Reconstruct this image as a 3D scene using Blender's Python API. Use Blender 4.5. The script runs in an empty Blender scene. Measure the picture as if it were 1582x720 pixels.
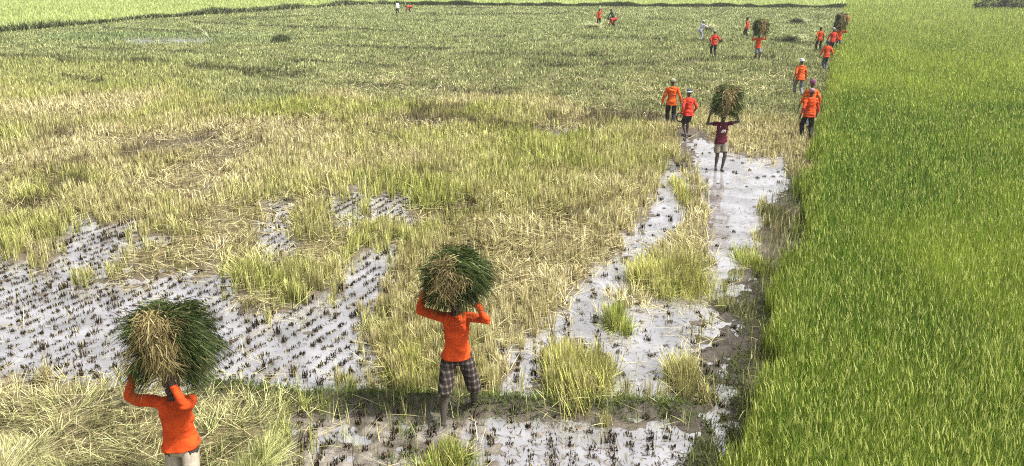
import bpy, math, random
import numpy as np
from mathutils import Vector, Matrix

random.seed(7)
RNG = np.random.default_rng(11)
PI = math.pi
S = bpy.context.scene
COL = S.collection

# ------------------------------------------------------------------ camera
CAM_H = 5.6
F_PX = 1180.0                    # focal length for a frame 1582 wide
PITCH = math.radians(19.16)
cam_d = bpy.data.cameras.new('camera')
cam = bpy.data.objects.new('camera', cam_d)
COL.objects.link(cam)
cam_d.sensor_width = 36.0
cam_d.lens = 36.0 * F_PX / 1582.0
cam_d.clip_start = 0.1
cam_d.clip_end = 12000
cam.location = (0, 0, CAM_H)
cam.rotation_euler = (PI / 2 - PITCH, 0, 0)
S.camera = cam

# ------------------------------------------------------------------ world, sun, exposure
SUN_EL, SUN_AZ = math.radians(58), math.radians(102)   # azimuth measured clockwise from +Y (the view direction)
w = bpy.data.worlds.new('World'); S.world = w; w.use_nodes = True
nt = w.node_tree; nt.nodes.clear()
sky = nt.nodes.new('ShaderNodeTexSky'); sky.sky_type = 'NISHITA'; sky.sun_disc = False
sky.sun_elevation = SUN_EL; sky.sun_rotation = SUN_AZ
sky.air_density = 1.0; sky.dust_density = 6.0; sky.ozone_density = 1.0
hs = nt.nodes.new('ShaderNodeHueSaturation'); hs.inputs['Saturation'].default_value = 0.30
bg = nt.nodes.new('ShaderNodeBackground'); bg.inputs['Strength'].default_value = 0.14
wo = nt.nodes.new('ShaderNodeOutputWorld')
nt.links.new(sky.outputs[0], hs.inputs['Color']); nt.links.new(hs.outputs[0], bg.inputs['Color']); nt.links.new(bg.outputs[0], wo.inputs['Surface'])

sl = bpy.data.lights.new('sun', 'SUN'); sl.energy = 4.2; sl.angle = math.radians(1.5); sl.color = (1.0, 0.955, 0.88)
so = bpy.data.objects.new('sun', sl); COL.objects.link(so)
sd = Vector((math.sin(SUN_AZ) * math.cos(SUN_EL), math.cos(SUN_AZ) * math.cos(SUN_EL), math.sin(SUN_EL)))
so.rotation_euler = sd.to_track_quat('Z', 'Y').to_euler()
so.location = sd * 60

S.view_settings.view_transform = 'Standard'
try: S.view_settings.look = 'None'
except Exception: pass
S.view_settings.exposure = 0.87
S.view_settings.gamma = 1
S.view_settings.use_curve_mapping = False
S.cycles.max_bounces = 6
S.cycles.diffuse_bounces = 3
S.cycles.glossy_bounces = 3
S.cycles.transmission_bounces = 3
S.cycles.volume_bounces = 0
S.cycles.use_denoising = False
S.cycles.filter_width = 1.1
S.cycles.sample_clamp_indirect = 4

# ------------------------------------------------------------------ ground <-> photo map (z = 0 plane)
CP, SP = math.cos(PITCH), math.sin(PITCH)
def g2p(x, y, z=0.0):
    zz = z - CAM_H
    depth = y * CP - zz * SP
    up = y * SP + zz * CP
    return 791 + F_PX * x / depth, 360 - F_PX * up / depth
def p2g(px, py, z=0.0):
    a = (px - 791) / F_PX; b = (360 - py) / F_PX
    dx, dy, dz = a, CP + b * SP, -SP + b * CP
    t = (z - CAM_H) / dz
    return dx * t, dy * t

# ------------------------------------------------------------------ numpy noise
def _hash(ix, iy, seed):
    h = (ix.astype(np.int64) * 374761393 + iy.astype(np.int64) * 668265263 + seed * 1442695041) & 0x7fffffff
    h = ((h ^ (h >> 13)) * 1274126177) & 0x7fffffff
    h = (h ^ (h >> 16)) & 0xffff
    return h / 65535.0
def vnoise(x, y, seed=0):
    ix = np.floor(x); iy = np.floor(y)
    fx = x - ix; fy = y - iy
    fx = fx * fx * (3 - 2 * fx); fy = fy * fy * (3 - 2 * fy)
    a = _hash(ix, iy, seed); b = _hash(ix + 1, iy, seed); c = _hash(ix, iy + 1, seed); d = _hash(ix + 1, iy + 1, seed)
    return (a * (1 - fx) + b * fx) * (1 - fy) + (c * (1 - fx) + d * fx) * fy
def fbm(x, y, seed=0, oct=4):
    s = 0; a = 0.5; t = 0
    for k in range(oct):
        s = s + a * vnoise(x * 2 ** k + 17.3 * k, y * 2 ** k - 9.1 * k, seed + k); t += a; a *= 0.5
    return s / t
def vnoise3(p, seed=0):
    z = p[:, 2]; iz = np.floor(z); fz = z - iz; fz = fz * fz * (3 - 2 * fz)
    a = np.empty(len(p)); b = np.empty(len(p))
    off = iz * 57.31
    a = vnoise(p[:, 0] + off, p[:, 1] - off * 1.7, seed)
    off2 = (iz + 1) * 57.31
    b = vnoise(p[:, 0] + off2, p[:, 1] - off2 * 1.7, seed)
    return a * (1 - fz) + b * fz
def sstep(a, b, x):
    t = np.clip((x - a) / (b - a), 0, 1); return t * t * (3 - 2 * t)

def inpoly(px, py, poly):
    r = np.zeros(px.shape, bool); n = len(poly)
    for i in range(n):
        x1, y1 = poly[i]; x2, y2 = poly[(i + 1) % n]
        if y1 == y2: continue
        c = ((y1 > py) != (y2 > py)) & (px < (x2 - x1) * (py - y1) / (y2 - y1) + x1)
        r ^= c
    return r
def polydist(px, py, poly, sx=1.0, sy=1.0):
    """signed distance (inside positive), in photo pixels"""
    best = np.full(px.shape, 1e9); n = len(poly)
    for i in range(n):
        x1, y1 = poly[i]; x2, y2 = poly[(i + 1) % n]
        dx, dy = x2 - x1, y2 - y1; L = dx * dx + dy * dy + 1e-9
        t = np.clip(((px - x1) * dx + (py - y1) * dy) / L, 0, 1)
        best = np.minimum(best, np.hypot(px - x1 - t * dx, py - y1 - t * dy))
    return np.where(inpoly(px, py, poly), best, -best)
def segdist(px, py, x1, y1, x2, y2):
    dx, dy = x2 - x1, y2 - y1; L = dx * dx + dy * dy + 1e-9
    t = np.clip(((px - x1) * dx + (py - y1) * dy) / L, 0, 1)
    return np.hypot(px - x1 - t * dx, (py - y1 - t * dy))

# ------------------------------------------------------------------ the map of the fields
WATER = [
    [(-80, 425), (60, 425), (120, 432), (200, 435), (280, 428), (350, 425), (362, 468), (420, 488), (470, 478), (520, 448), (556, 398), (605, 388),
     (606, 430), (590, 470), (560, 500), (556, 540), (588, 570), (596, 600), (560, 614), (480, 614), (400, 606), (350, 598), (250, 602), (150, 597), (60, 588), (-80, 584)],
    [(-60, 400), (40, 402), (56, 432), (-60, 440)],
    [(104, 352), (146, 344), (148, 368), (118, 384)],
    [(412, 312), (446, 312), (450, 345), (418, 350)], [(405, 352), (446, 350), (456, 392), (412, 396)],
    [(506, 306), (560, 302), (560, 346), (512, 348)], [(572, 310), (640, 298), (634, 342), (580, 346)],
    [(1035, 250), (1060, 258), (1063, 300), (1052, 352), (1014, 392), (974, 440), (936, 482), (906, 530), (828, 536), (868, 484), (906, 440), (940, 400), (984, 350), (1010, 300)],
    [(1068, 212), (1100, 222), (1160, 246), (1218, 250), (1214, 300), (1182, 322), (1166, 362), (1152, 402), (1142, 432), (1112, 470), (1110, 512), (1074, 524),
     (1062, 560), (1040, 590), (1046, 622), (940, 622), (926, 600), (930, 560), (890, 540), (868, 505), (910, 465), (965, 474), (1008, 466), (1066, 444), (1094, 412), (1092, 360), (1088, 300), (1072, 250)],
    [(776, 530), (842, 534), (838, 612), (778, 612)],
    [(760, 652), (900, 647), (1046, 652), (1066, 680), (1062, 790), (752, 790), (770, 700)],
    [(826, 202), (890, 202), (884, 213), (832, 213)],
    [(186, 61), (330, 61.5), (318, 66), (200, 67)],
    [(1100, 585), (1128, 580), (1132, 612), (1108, 622)], [(1100, 655), (1128, 650), (1130, 700), (1100, 705)],
]
MUD = [[(436, 636), (560, 632), (680, 636), (780, 634), (1050, 642), (1066, 680), (1062, 800), (424, 800), (430, 700)],
       [(1050, 530), (1085, 515), (1120, 470), (1150, 430), (1175, 395), (1168, 470), (1150, 560), (1143, 640), (1140, 760), (1062, 760), (1066, 680), (1046, 640), (1042, 590)],
       [(1045, 200), (1090, 205), (1100, 225), (1075, 250), (1050, 250)],
       [(1120, 600), (1146, 560), (1142, 720), (1110, 720)]]
BUND = [[(330, 598), (420, 612), (520, 622), (640, 627), (760, 628), (900, 632), (1050, 637)]]
GAPS = [  # dark furrow edges between standing and cut crop, far ones with shade painted into the stubble: x1, y1, x2, y2, half width in photo px
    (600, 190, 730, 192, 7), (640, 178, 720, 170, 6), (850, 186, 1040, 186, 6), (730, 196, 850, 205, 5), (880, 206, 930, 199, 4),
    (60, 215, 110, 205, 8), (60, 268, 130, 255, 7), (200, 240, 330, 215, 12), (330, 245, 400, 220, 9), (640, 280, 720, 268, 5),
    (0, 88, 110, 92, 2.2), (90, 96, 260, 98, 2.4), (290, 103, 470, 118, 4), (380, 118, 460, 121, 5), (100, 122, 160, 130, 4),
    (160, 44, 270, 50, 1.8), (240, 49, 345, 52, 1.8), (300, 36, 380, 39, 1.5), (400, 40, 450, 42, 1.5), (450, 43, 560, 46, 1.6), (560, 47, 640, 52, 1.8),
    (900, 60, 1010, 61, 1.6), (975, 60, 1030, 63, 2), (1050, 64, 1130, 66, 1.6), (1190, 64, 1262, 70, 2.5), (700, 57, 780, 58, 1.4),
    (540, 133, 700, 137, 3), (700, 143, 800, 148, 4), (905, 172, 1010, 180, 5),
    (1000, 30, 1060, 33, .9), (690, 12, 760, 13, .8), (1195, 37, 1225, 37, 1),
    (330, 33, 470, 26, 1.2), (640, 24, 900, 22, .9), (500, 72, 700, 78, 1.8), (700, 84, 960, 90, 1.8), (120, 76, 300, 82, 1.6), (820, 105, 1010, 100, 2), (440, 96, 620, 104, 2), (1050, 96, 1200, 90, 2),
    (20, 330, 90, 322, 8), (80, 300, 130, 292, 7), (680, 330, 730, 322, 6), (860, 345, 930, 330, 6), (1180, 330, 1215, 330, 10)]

def field_x(d):      # left edge of the green rice (a straight line on the ground)
    x0, y0 = p2g(1170, 690); x1, y1 = p2g(1290, 96)
    return x0 + (x1 - x0) * (d - y0) / (y1 - y0)
FAR_A = p2g(-40, 56); FAR_B = p2g(240, 29); FAR_C = p2g(560, 7.5); FAR_D = p2g(1316, 12.5)
def far_y(x):        # the bund where the far pale fields begin
    return np.interp(x, [FAR_A[0] - 40, FAR_A[0], FAR_B[0], FAR_C[0], FAR_D[0], FAR_D[0] + 60],
                     [FAR_A[1] - 12, FAR_A[1], FAR_B[1], FAR_C[1], FAR_D[1], FAR_D[1] + 4])

def zones(x, y):
    """every layer of the map at ground points"""
    px, py = g2p(x, y)
    n = fbm(x * 1.7, y * 1.7, 3) - 0.5
    n2 = fbm(x * 6, y * 6, 9, 3) - 0.5
    k = F_PX / np.maximum(y, 4)                     # photo pixels per metre across
    wig = (n * 0.7 + n2 * 0.75) * np.minimum(k, 140) * 0.55
    wat = np.full(x.shape, -1e9)
    for p in WATER: wat = np.maximum(wat, polydist(px, py, p))
    wat = (wat + wig) / k                           # metres, inside positive
    wn = fbm(x * .75 + 3, y * .55, 15, 4)
    reg = sstep(250, 300, py) * (1 - sstep(600, 680, px)) * (1 - sstep(500, 560, py))
    wat = np.maximum(wat, (wn - .70) * 3.0 * reg - .5 * (1 - reg))
    mud = np.full(x.shape, -1e9)
    for p in MUD: mud = np.maximum(mud, polydist(px, py, p))
    mud = (mud + wig) / k
    bun = np.full(x.shape, 1e9)
    for b in BUND:
        for (a, c) in zip(b[:-1], b[1:]):
            (ax, ay), (cx, cy) = p2g(*a), p2g(*c)
            bun = np.minimum(bun, segdist(x, y, ax, ay, cx, cy))
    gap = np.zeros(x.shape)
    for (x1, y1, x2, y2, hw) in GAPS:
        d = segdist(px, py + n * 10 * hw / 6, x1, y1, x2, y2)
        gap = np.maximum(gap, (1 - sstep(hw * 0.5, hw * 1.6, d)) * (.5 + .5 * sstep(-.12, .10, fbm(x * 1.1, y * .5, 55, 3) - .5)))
    fx = field_x(y) + n * 1.3 - .06
    green = (x - fx)                                # metres inside the green rice
    far = y - far_y(x) + n * 2.0
    return dict(px=px, py=py, wat=wat, mud=mud, bun=bun, gap=gap, green=green, far=far, n=n, n2=n2)

# ------------------------------------------------------------------ materials
def new_mat(name):
    m = bpy.data.materials.new(name); m.use_nodes = True
    nt = m.node_tree; nt.nodes.clear()
    out = nt.nodes.new('ShaderNodeOutputMaterial')
    return m, nt, out
def principled(nt, out, **kw):
    b = nt.nodes.new('ShaderNodeBsdfPrincipled')
    for k, v in kw.items(): b.inputs[k.replace('_', ' ')].default_value = v
    nt.links.new(b.outputs[0], out.inputs['Surface'])
    return b
def foliage_mat(name, trans=0.3, gloss=0.0):
    m, nt, out = new_mat(name)
    at = nt.nodes.new('ShaderNodeAttribute'); at.attribute_name = 'Col'
    df = nt.nodes.new('ShaderNodeBsdfDiffuse'); tr = nt.nodes.new('ShaderNodeBsdfTranslucent')
    mx = nt.nodes.new('ShaderNodeMixShader'); mx.inputs[0].default_value = trans
    nt.links.new(at.outputs['Color'], df.inputs['Color']); nt.links.new(at.outputs['Color'], tr.inputs['Color'])
    nt.links.new(df.outputs[0], mx.inputs[1]); nt.links.new(tr.outputs[0], mx.inputs[2])
    if gloss:
        gl = nt.nodes.new('ShaderNodeBsdfGlossy'); gl.inputs['Roughness'].default_value = 0.45
        m2 = nt.nodes.new('ShaderNodeMixShader'); m2.inputs[0].default_value = gloss
        nt.links.new(mx.outputs[0], m2.inputs[1]); nt.links.new(gl.outputs[0], m2.inputs[2]); nt.links.new(m2.outputs[0], out.inputs['Surface'])
    else:
        nt.links.new(mx.outputs[0], out.inputs['Surface'])
    return m
M_RICE = foliage_mat('rice_leaf', 0.38, 0.0)
M_STRAW = foliage_mat('straw_leaf', 0.25, 0.0)
M_WET = foliage_mat('wet_stubble', 0.05, 0.0)
M_CUT = foliage_mat('cut_rice_leaf', 0.2, 0.0)

def ground_mat():
    m, nt, out = new_mat('mud_ground')
    at = nt.nodes.new('ShaderNodeAttribute'); at.attribute_name = 'Col'
    tc = nt.nodes.new('ShaderNodeTexCoord')
    no = nt.nodes.new('ShaderNodeTexNoise'); no.inputs['Scale'].default_value = 9; no.inputs['Detail'].default_value = 8; no.inputs['Roughness'].default_value = .7
    nt.links.new(tc.outputs['Object'], no.inputs['Vector'])
    cr = nt.nodes.new('ShaderNodeValToRGB'); cr.color_ramp.elements[0].position = .3; cr.color_ramp.elements[0].color = (.45, .43, .4, 1)
    cr.color_ramp.elements[1].position = .7; cr.color_ramp.elements[1].color = (1.25, 1.25, 1.25, 1)
    nt.links.new(no.outputs['Fac'], cr.inputs[0])
    mu = nt.nodes.new('ShaderNodeMix'); mu.data_type = 'RGBA'; mu.blend_type = 'MULTIPLY'; mu.inputs[0].default_value = 1
    nt.links.new(at.outputs['Color'], mu.inputs[6]); nt.links.new(cr.outputs[0], mu.inputs[7])
    b = principled(nt, out, Roughness=.55)
    b.inputs['Specular IOR Level'].default_value = .22
    nt.links.new(mu.outputs[2], b.inputs['Base Color'])
    bp = nt.nodes.new('ShaderNodeBump'); bp.inputs['Strength'].default_value = .8; bp.inputs['Distance'].default_value = .05
    nt.links.new(no.outputs['Fac'], bp.inputs['Height']); nt.links.new(bp.outputs[0], b.inputs['Normal'])
    return m
def water_mat():
    m, nt, out = new_mat('muddy_water')
    tc = nt.nodes.new('ShaderNodeTexCoord')
    n1 = nt.nodes.new('ShaderNodeTexNoise'); n1.inputs['Scale'].default_value = 1.3; n1.inputs['Detail'].default_value = 5
    nt.links.new(tc.outputs['Object'], n1.inputs['Vector'])
    cr = nt.nodes.new('ShaderNodeValToRGB'); cr.color_ramp.elements[0].position = .35; cr.color_ramp.elements[0].color = (.145, .136, .130, 1)
    cr.color_ramp.elements[1].position = .65; cr.color_ramp.elements[1].color = (.29, .28, .288, 1)
    nt.links.new(n1.outputs['Fac'], cr.inputs[0])
    b = principled(nt, out, Roughness=.03, IOR=4.0)
    n3 = nt.nodes.new('ShaderNodeTexNoise'); n3.inputs['Scale'].default_value = 7; n3.inputs['Detail'].default_value = 9; n3.inputs['Roughness'].default_value = .75
    nt.links.new(tc.outputs['Object'], n3.inputs['Vector'])
    c3 = nt.nodes.new('ShaderNodeValToRGB'); c3.color_ramp.elements[0].position = .36; c3.color_ramp.elements[0].color = (.30, .27, .24, 1); c3.color_ramp.elements[1].position = .44; c3.color_ramp.elements[1].color = (1, 1, 1, 1)
    nt.links.new(n3.outputs['Fac'], c3.inputs[0])
    mu = nt.nodes.new('ShaderNodeMix'); mu.data_type = 'RGBA'; mu.blend_type = 'MULTIPLY'; mu.inputs[0].default_value = .8
    nt.links.new(cr.outputs[0], mu.inputs[6]); nt.links.new(c3.outputs[0], mu.inputs[7])
    nt.links.new(mu.outputs[2], b.inputs['Base Color'])
    n2 = nt.nodes.new('ShaderNodeTexNoise'); n2.inputs['Scale'].default_value = 5; n2.inputs['Detail'].default_value = 4
    nt.links.new(tc.outputs['Object'], n2.inputs['Vector'])
    bp = nt.nodes.new('ShaderNodeBump'); bp.inputs['Strength'].default_value = .05; bp.inputs['Distance'].default_value = .02
    nt.links.new(n2.outputs['Fac'], bp.inputs['Height']); nt.links.new(bp.outputs[0], b.inputs['Normal'])
    return m
M_GROUND = ground_mat(); M_WATER = water_mat()

def cloth_mat(name, col, rough=.85, var=.36, scale=6, bump=.3):
    m, nt, out = new_mat(name)
    tc = nt.nodes.new('ShaderNodeTexCoord')
    no = nt.nodes.new('ShaderNodeTexNoise'); no.inputs['Scale'].default_value = scale; no.inputs['Detail'].default_value = 6
    nt.links.new(tc.outputs['Object'], no.inputs['Vector'])
    cr = nt.nodes.new('ShaderNodeValToRGB')
    cr.color_ramp.elements[0].position = .3; cr.color_ramp.elements[0].color = tuple(c * (1 - var) for c in col) + (1,)
    cr.color_ramp.elements[1].position = .7; cr.color_ramp.elements[1].color = tuple(min(1, c * (1 + var)) for c in col) + (1,)
    nt.links.new(no.outputs['Fac'], cr.inputs[0])
    b = principled(nt, out, Roughness=rough); b.inputs['Specular IOR Level'].default_value = .2
    nt.links.new(cr.outputs[0], b.inputs['Base Color'])
    if bump:
        wv = nt.nodes.new('ShaderNodeTexNoise'); wv.inputs['Scale'].default_value = 60
        mp = nt.nodes.new('ShaderNodeMapping'); mp.inputs['Scale'].default_value = (.25, .25, 1)
        nt.links.new(tc.outputs['Object'], mp.inputs[0]); nt.links.new(mp.outputs[0], wv.inputs['Vector'])
        bp = nt.nodes.new('ShaderNodeBump'); bp.inputs['Strength'].default_value = bump; bp.inputs['Distance'].default_value = .01
        nt.links.new(wv.outputs['Fac'], bp.inputs['Height']); nt.links.new(bp.outputs[0], b.inputs['Normal'])
    return m
def skin_mat(name, col, mud_top=0.3):
    """dark skin, with grey mud dried on the shins below mud_top"""
    m, nt, out = new_mat(name)
    tc = nt.nodes.new('ShaderNodeTexCoord'); sp = nt.nodes.new('ShaderNodeSeparateXYZ')
    nt.links.new(tc.outputs['Object'], sp.inputs[0])
    no = nt.nodes.new('ShaderNodeTexNoise'); no.inputs['Scale'].default_value = 11; no.inputs['Detail'].default_value = 5
    nt.links.new(tc.outputs['Object'], no.inputs['Vector'])
    ad = nt.nodes.new('ShaderNodeMath'); ad.operation = 'MULTIPLY_ADD'; ad.inputs[1].default_value = .6; ad.inputs[2].default_value = mud_top - .36
    nt.links.new(no.outputs['Fac'], ad.inputs[0])
    lt = nt.nodes.new('ShaderNodeMath'); lt.operation = 'SUBTRACT'
    nt.links.new(ad.outputs[0], lt.inputs[0]); nt.links.new(sp.outputs[2], lt.inputs[1])
    mr = nt.nodes.new('ShaderNodeMapRange'); mr.inputs[1].default_value = 0; mr.inputs[2].default_value = .12
    nt.links.new(lt.outputs[0], mr.inputs[0])
    mx = nt.nodes.new('ShaderNodeMix'); mx.data_type = 'RGBA'
    mx.inputs[6].default_value = col + (1,); mx.inputs[7].default_value = (.055, .046, .038, 1)
    nt.links.new(mr.outputs[0], mx.inputs[0])
    b = principled(nt, out, Roughness=.5)
    nt.links.new(mx.outputs[2], b.inputs['Base Color'])
    return m
def plaid_mat():
    m, nt, out = new_mat('plaid_cotton')
    tc = nt.nodes.new('ShaderNodeTexCoord'); sp = nt.nodes.new('ShaderNodeSeparateXYZ'); nt.links.new(tc.outputs['Object'], sp.inputs[0])
    def stripe(src, freq, duty):
        a = nt.nodes.new('ShaderNodeMath'); a.operation = 'MULTIPLY'; a.inputs[1].default_value = freq; nt.links.new(src, a.inputs[0])
        f = nt.nodes.new('ShaderNodeMath'); f.operation = 'FRACT'; nt.links.new(a.outputs[0], f.inputs[0])
        g = nt.nodes.new('ShaderNodeMath'); g.operation = 'LESS_THAN'; g.inputs[1].default_value = duty; nt.links.new(f.outputs[0], g.inputs[0])
        return g.outputs[0]
    mix = nt.nodes.new('ShaderNodeMath'); mix.operation = 'MULTIPLY_ADD'; mix.inputs[1].default_value = .6
    nt.links.new(sp.outputs[1], mix.inputs[0]); nt.links.new(sp.outputs[0], mix.inputs[2])
    s1 = stripe(mix.outputs[0], 15, .34); s2 = stripe(sp.outputs[2], 13, .34)
    ad = nt.nodes.new('ShaderNodeMath'); ad.operation = 'ADD'; nt.links.new(s1, ad.inputs[0]); nt.links.new(s2, ad.inputs[1])
    cr = nt.nodes.new('ShaderNodeValToRGB'); cr.color_ramp.interpolation = 'CONSTANT'
    cr.color_ramp.elements[0].color = (.022, .017, .014, 1)
    cr.color_ramp.elements[1].position = .4; cr.color_ramp.elements[1].color = (.052, .042, .036, 1)
    e = cr.color_ramp.elements.new(.85); e.color = (.15, .127, .108, 1)
    hf = nt.nodes.new('ShaderNodeMath'); hf.operation = 'MULTIPLY'; hf.inputs[1].default_value = .5; nt.links.new(ad.outputs[0], hf.inputs[0]); nt.links.new(hf.outputs[0], cr.inputs[0])
    b = principled(nt, out, Roughness=.9); b.inputs['Specular IOR Level'].default_value = .2
    nt.links.new(cr.outputs[0], b.inputs['Base Color'])
    return m

# ------------------------------------------------------------------ mesh helpers
def mesh_np(name, verts, faces_flat, face_sizes, mat, cols=None, parent=None, smooth=False):
    me = bpy.data.meshes.new(name)
    me.vertices.add(len(verts)); me.vertices.foreach_set('co', np.ascontiguousarray(verts, np.float32).ravel())
    me.loops.add(len(faces_flat)); me.loops.foreach_set('vertex_index', np.ascontiguousarray(faces_flat, np.int32))
    starts = np.concatenate([[0], np.cumsum(face_sizes)[:-1]]).astype(np.int32)
    me.polygons.add(len(face_sizes)); me.polygons.foreach_set('loop_start', starts)
    if cols is not None:
        at = me.attributes.new('Col', 'FLOAT_COLOR', 'POINT')
        c4 = np.ones((len(verts), 4), np.float32); c4[:, :3] = cols
        at.data.foreach_set('color', c4.ravel())
    me.update(calc_edges=True); me.validate()
    if smooth: me.polygons.foreach_set('use_smooth', np.ones(len(me.polygons), bool))
    me.materials.append(mat)
    o = bpy.data.objects.new(name, me); COL.objects.link(o)
    if parent is not None: o.parent = parent
    return o

class Blades:
    """collects ribbons of leaf; nothing is linked until build()"""
    def __init__(s): s.v = []; s.c = []; s.f = []; s.n = []; s.k = 0
    def add(s, base, az, lean, curve, length, width, col, nseg=2, tip=None, tw=None):
        N = len(base)
        if N == 0: return
        dx, dy = np.cos(az), np.sin(az)
        wa = az + PI / 2 if tw is None else tw
        wx, wy = np.cos(wa), np.sin(wa)
        P = np.array(base, float); rows = []; cols = []
        tip = col if tip is None else tip
        for i in range(nseg + 1):
            t = i / nseg
            hw = width * 0.5 * (1.0 if i == 0 else (1 - 0.35 * t))
            c = col * (1 - t) + tip * t
            if i < nseg:
                L = np.stack([P[:, 0] - wx * hw, P[:, 1] - wy * hw, P[:, 2]], 1); R = np.stack([P[:, 0] + wx * hw, P[:, 1] + wy * hw, P[:, 2]], 1)
                rows += [L, R]; cols += [c, c]
            else:
                rows += [P.copy()]; cols += [c]
            if i < nseg:
                th = lean + curve * (t + .5 / nseg); st = length / nseg
                P[:, 0] += dx * np.sin(th) * st; P[:, 1] += dy * np.sin(th) * st; P[:, 2] += np.cos(th) * st
        nv = 2 * nseg + 1
        V = np.stack(rows, 1).reshape(-1, 3); C = np.stack(cols, 1).reshape(-1, 3)
        fl = []
        for i in range(nseg - 1): fl += [2 * i, 2 * i + 1, 2 * i + 3, 2 * i + 2]
        fl += [2 * nseg - 2, 2 * nseg - 1, 2 * nseg]
        F = (np.arange(N)[:, None] * nv + np.array(fl)[None]) + s.k
        s.v.append(V); s.c.append(C); s.f.append(F.ravel()); s.n.append(np.tile([4] * (nseg - 1) + [3], N)); s.k += len(V)
    def strips(s, pts, width, col, wvec):
        """pts (N,K,3) free-form ribbons, wvec (N,K,3) unit width vectors"""
        N, K, _ = pts.shape
        taper = np.linspace(1, .25, K)[None, :, None]
        L = pts - wvec * (width[:, None, None] * .5 * taper); R = pts + wvec * (width[:, None, None] * .5 * taper)
        V = np.stack([L, R], 2).reshape(-1, 3); C = np.repeat(col, 2 * K, 0) if col.ndim == 2 else np.repeat(col, 2, 1).reshape(-1, 3)
        fl = []
        for i in range(K - 1): fl += [2 * i, 2 * i + 1, 2 * i + 3, 2 * i + 2]
        F = (np.arange(N)[:, None] * 2 * K + np.array(fl)[None]) + s.k
        s.v.append(V); s.c.append(C); s.f.append(F.ravel()); s.n.append(np.full(N * (K - 1), 4)); s.k += len(V)
    def build(s, name, mat, parent=None):
        return mesh_np(name, np.concatenate(s.v), np.concatenate(s.f), np.concatenate(s.n), mat, np.concatenate(s.c), parent)

def tag(o, label=None, cat=None, group=None, kind=None):
    if label: o['label'] = label
    if cat: o['category'] = cat
    if group: o['group'] = group
    if kind: o['kind'] = kind
    return o
def R(a, b, n): return RNG.uniform(a, b, n)
def shade(c, n, amt=.25):
    c = np.asarray(c, float)
    return c[None] * (1 + RNG.uniform(-amt, amt, (n, 1))) * (1 + RNG.uniform(-.06, .06, (n, 3)))
def mixc(a, b, t): return np.asarray(a)[None] * (1 - t[:, None]) + np.asarray(b)[None] * t[:, None]

# ------------------------------------------------------------------ ground sheet, land and water
C_MUD = np.array((.115, .097, .078)); C_MUDPALE = np.array((.215, .195, .17)); C_UNDER = np.array((.15, .125, .062))
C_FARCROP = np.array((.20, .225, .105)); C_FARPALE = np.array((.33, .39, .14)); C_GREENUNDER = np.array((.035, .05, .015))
def ground_z(x, y, z):
    h = .035 + .03 * z['n2'] + .05 * z['n']
    wz = sstep(-.12, .10, z['wat'])
    isl = fbm(x * 2.6, y * 2.6, 25, 4) - .5; fine = fbm(x * 9, y * 9, 28, 2) - .5
    h = h * (1 - wz) + np.clip(-.045 + .20 * isl + .07 * fine - .06 * sstep(.15, .6, z['wat']), -.09, .03) * wz
    mz = sstep(-.1, .15, z['mud']) * (1 - sstep(0, .15, z['wat']))
    lump = fbm(x * 5.5, y * 5.5, 21, 3) - .5
    h = h + mz * (lump * .16 - .012)
    h = h + .17 * np.exp(-(z['bun'] / .17) ** 2) * (.75 + z['n'] * 1.2)
    return h
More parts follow.
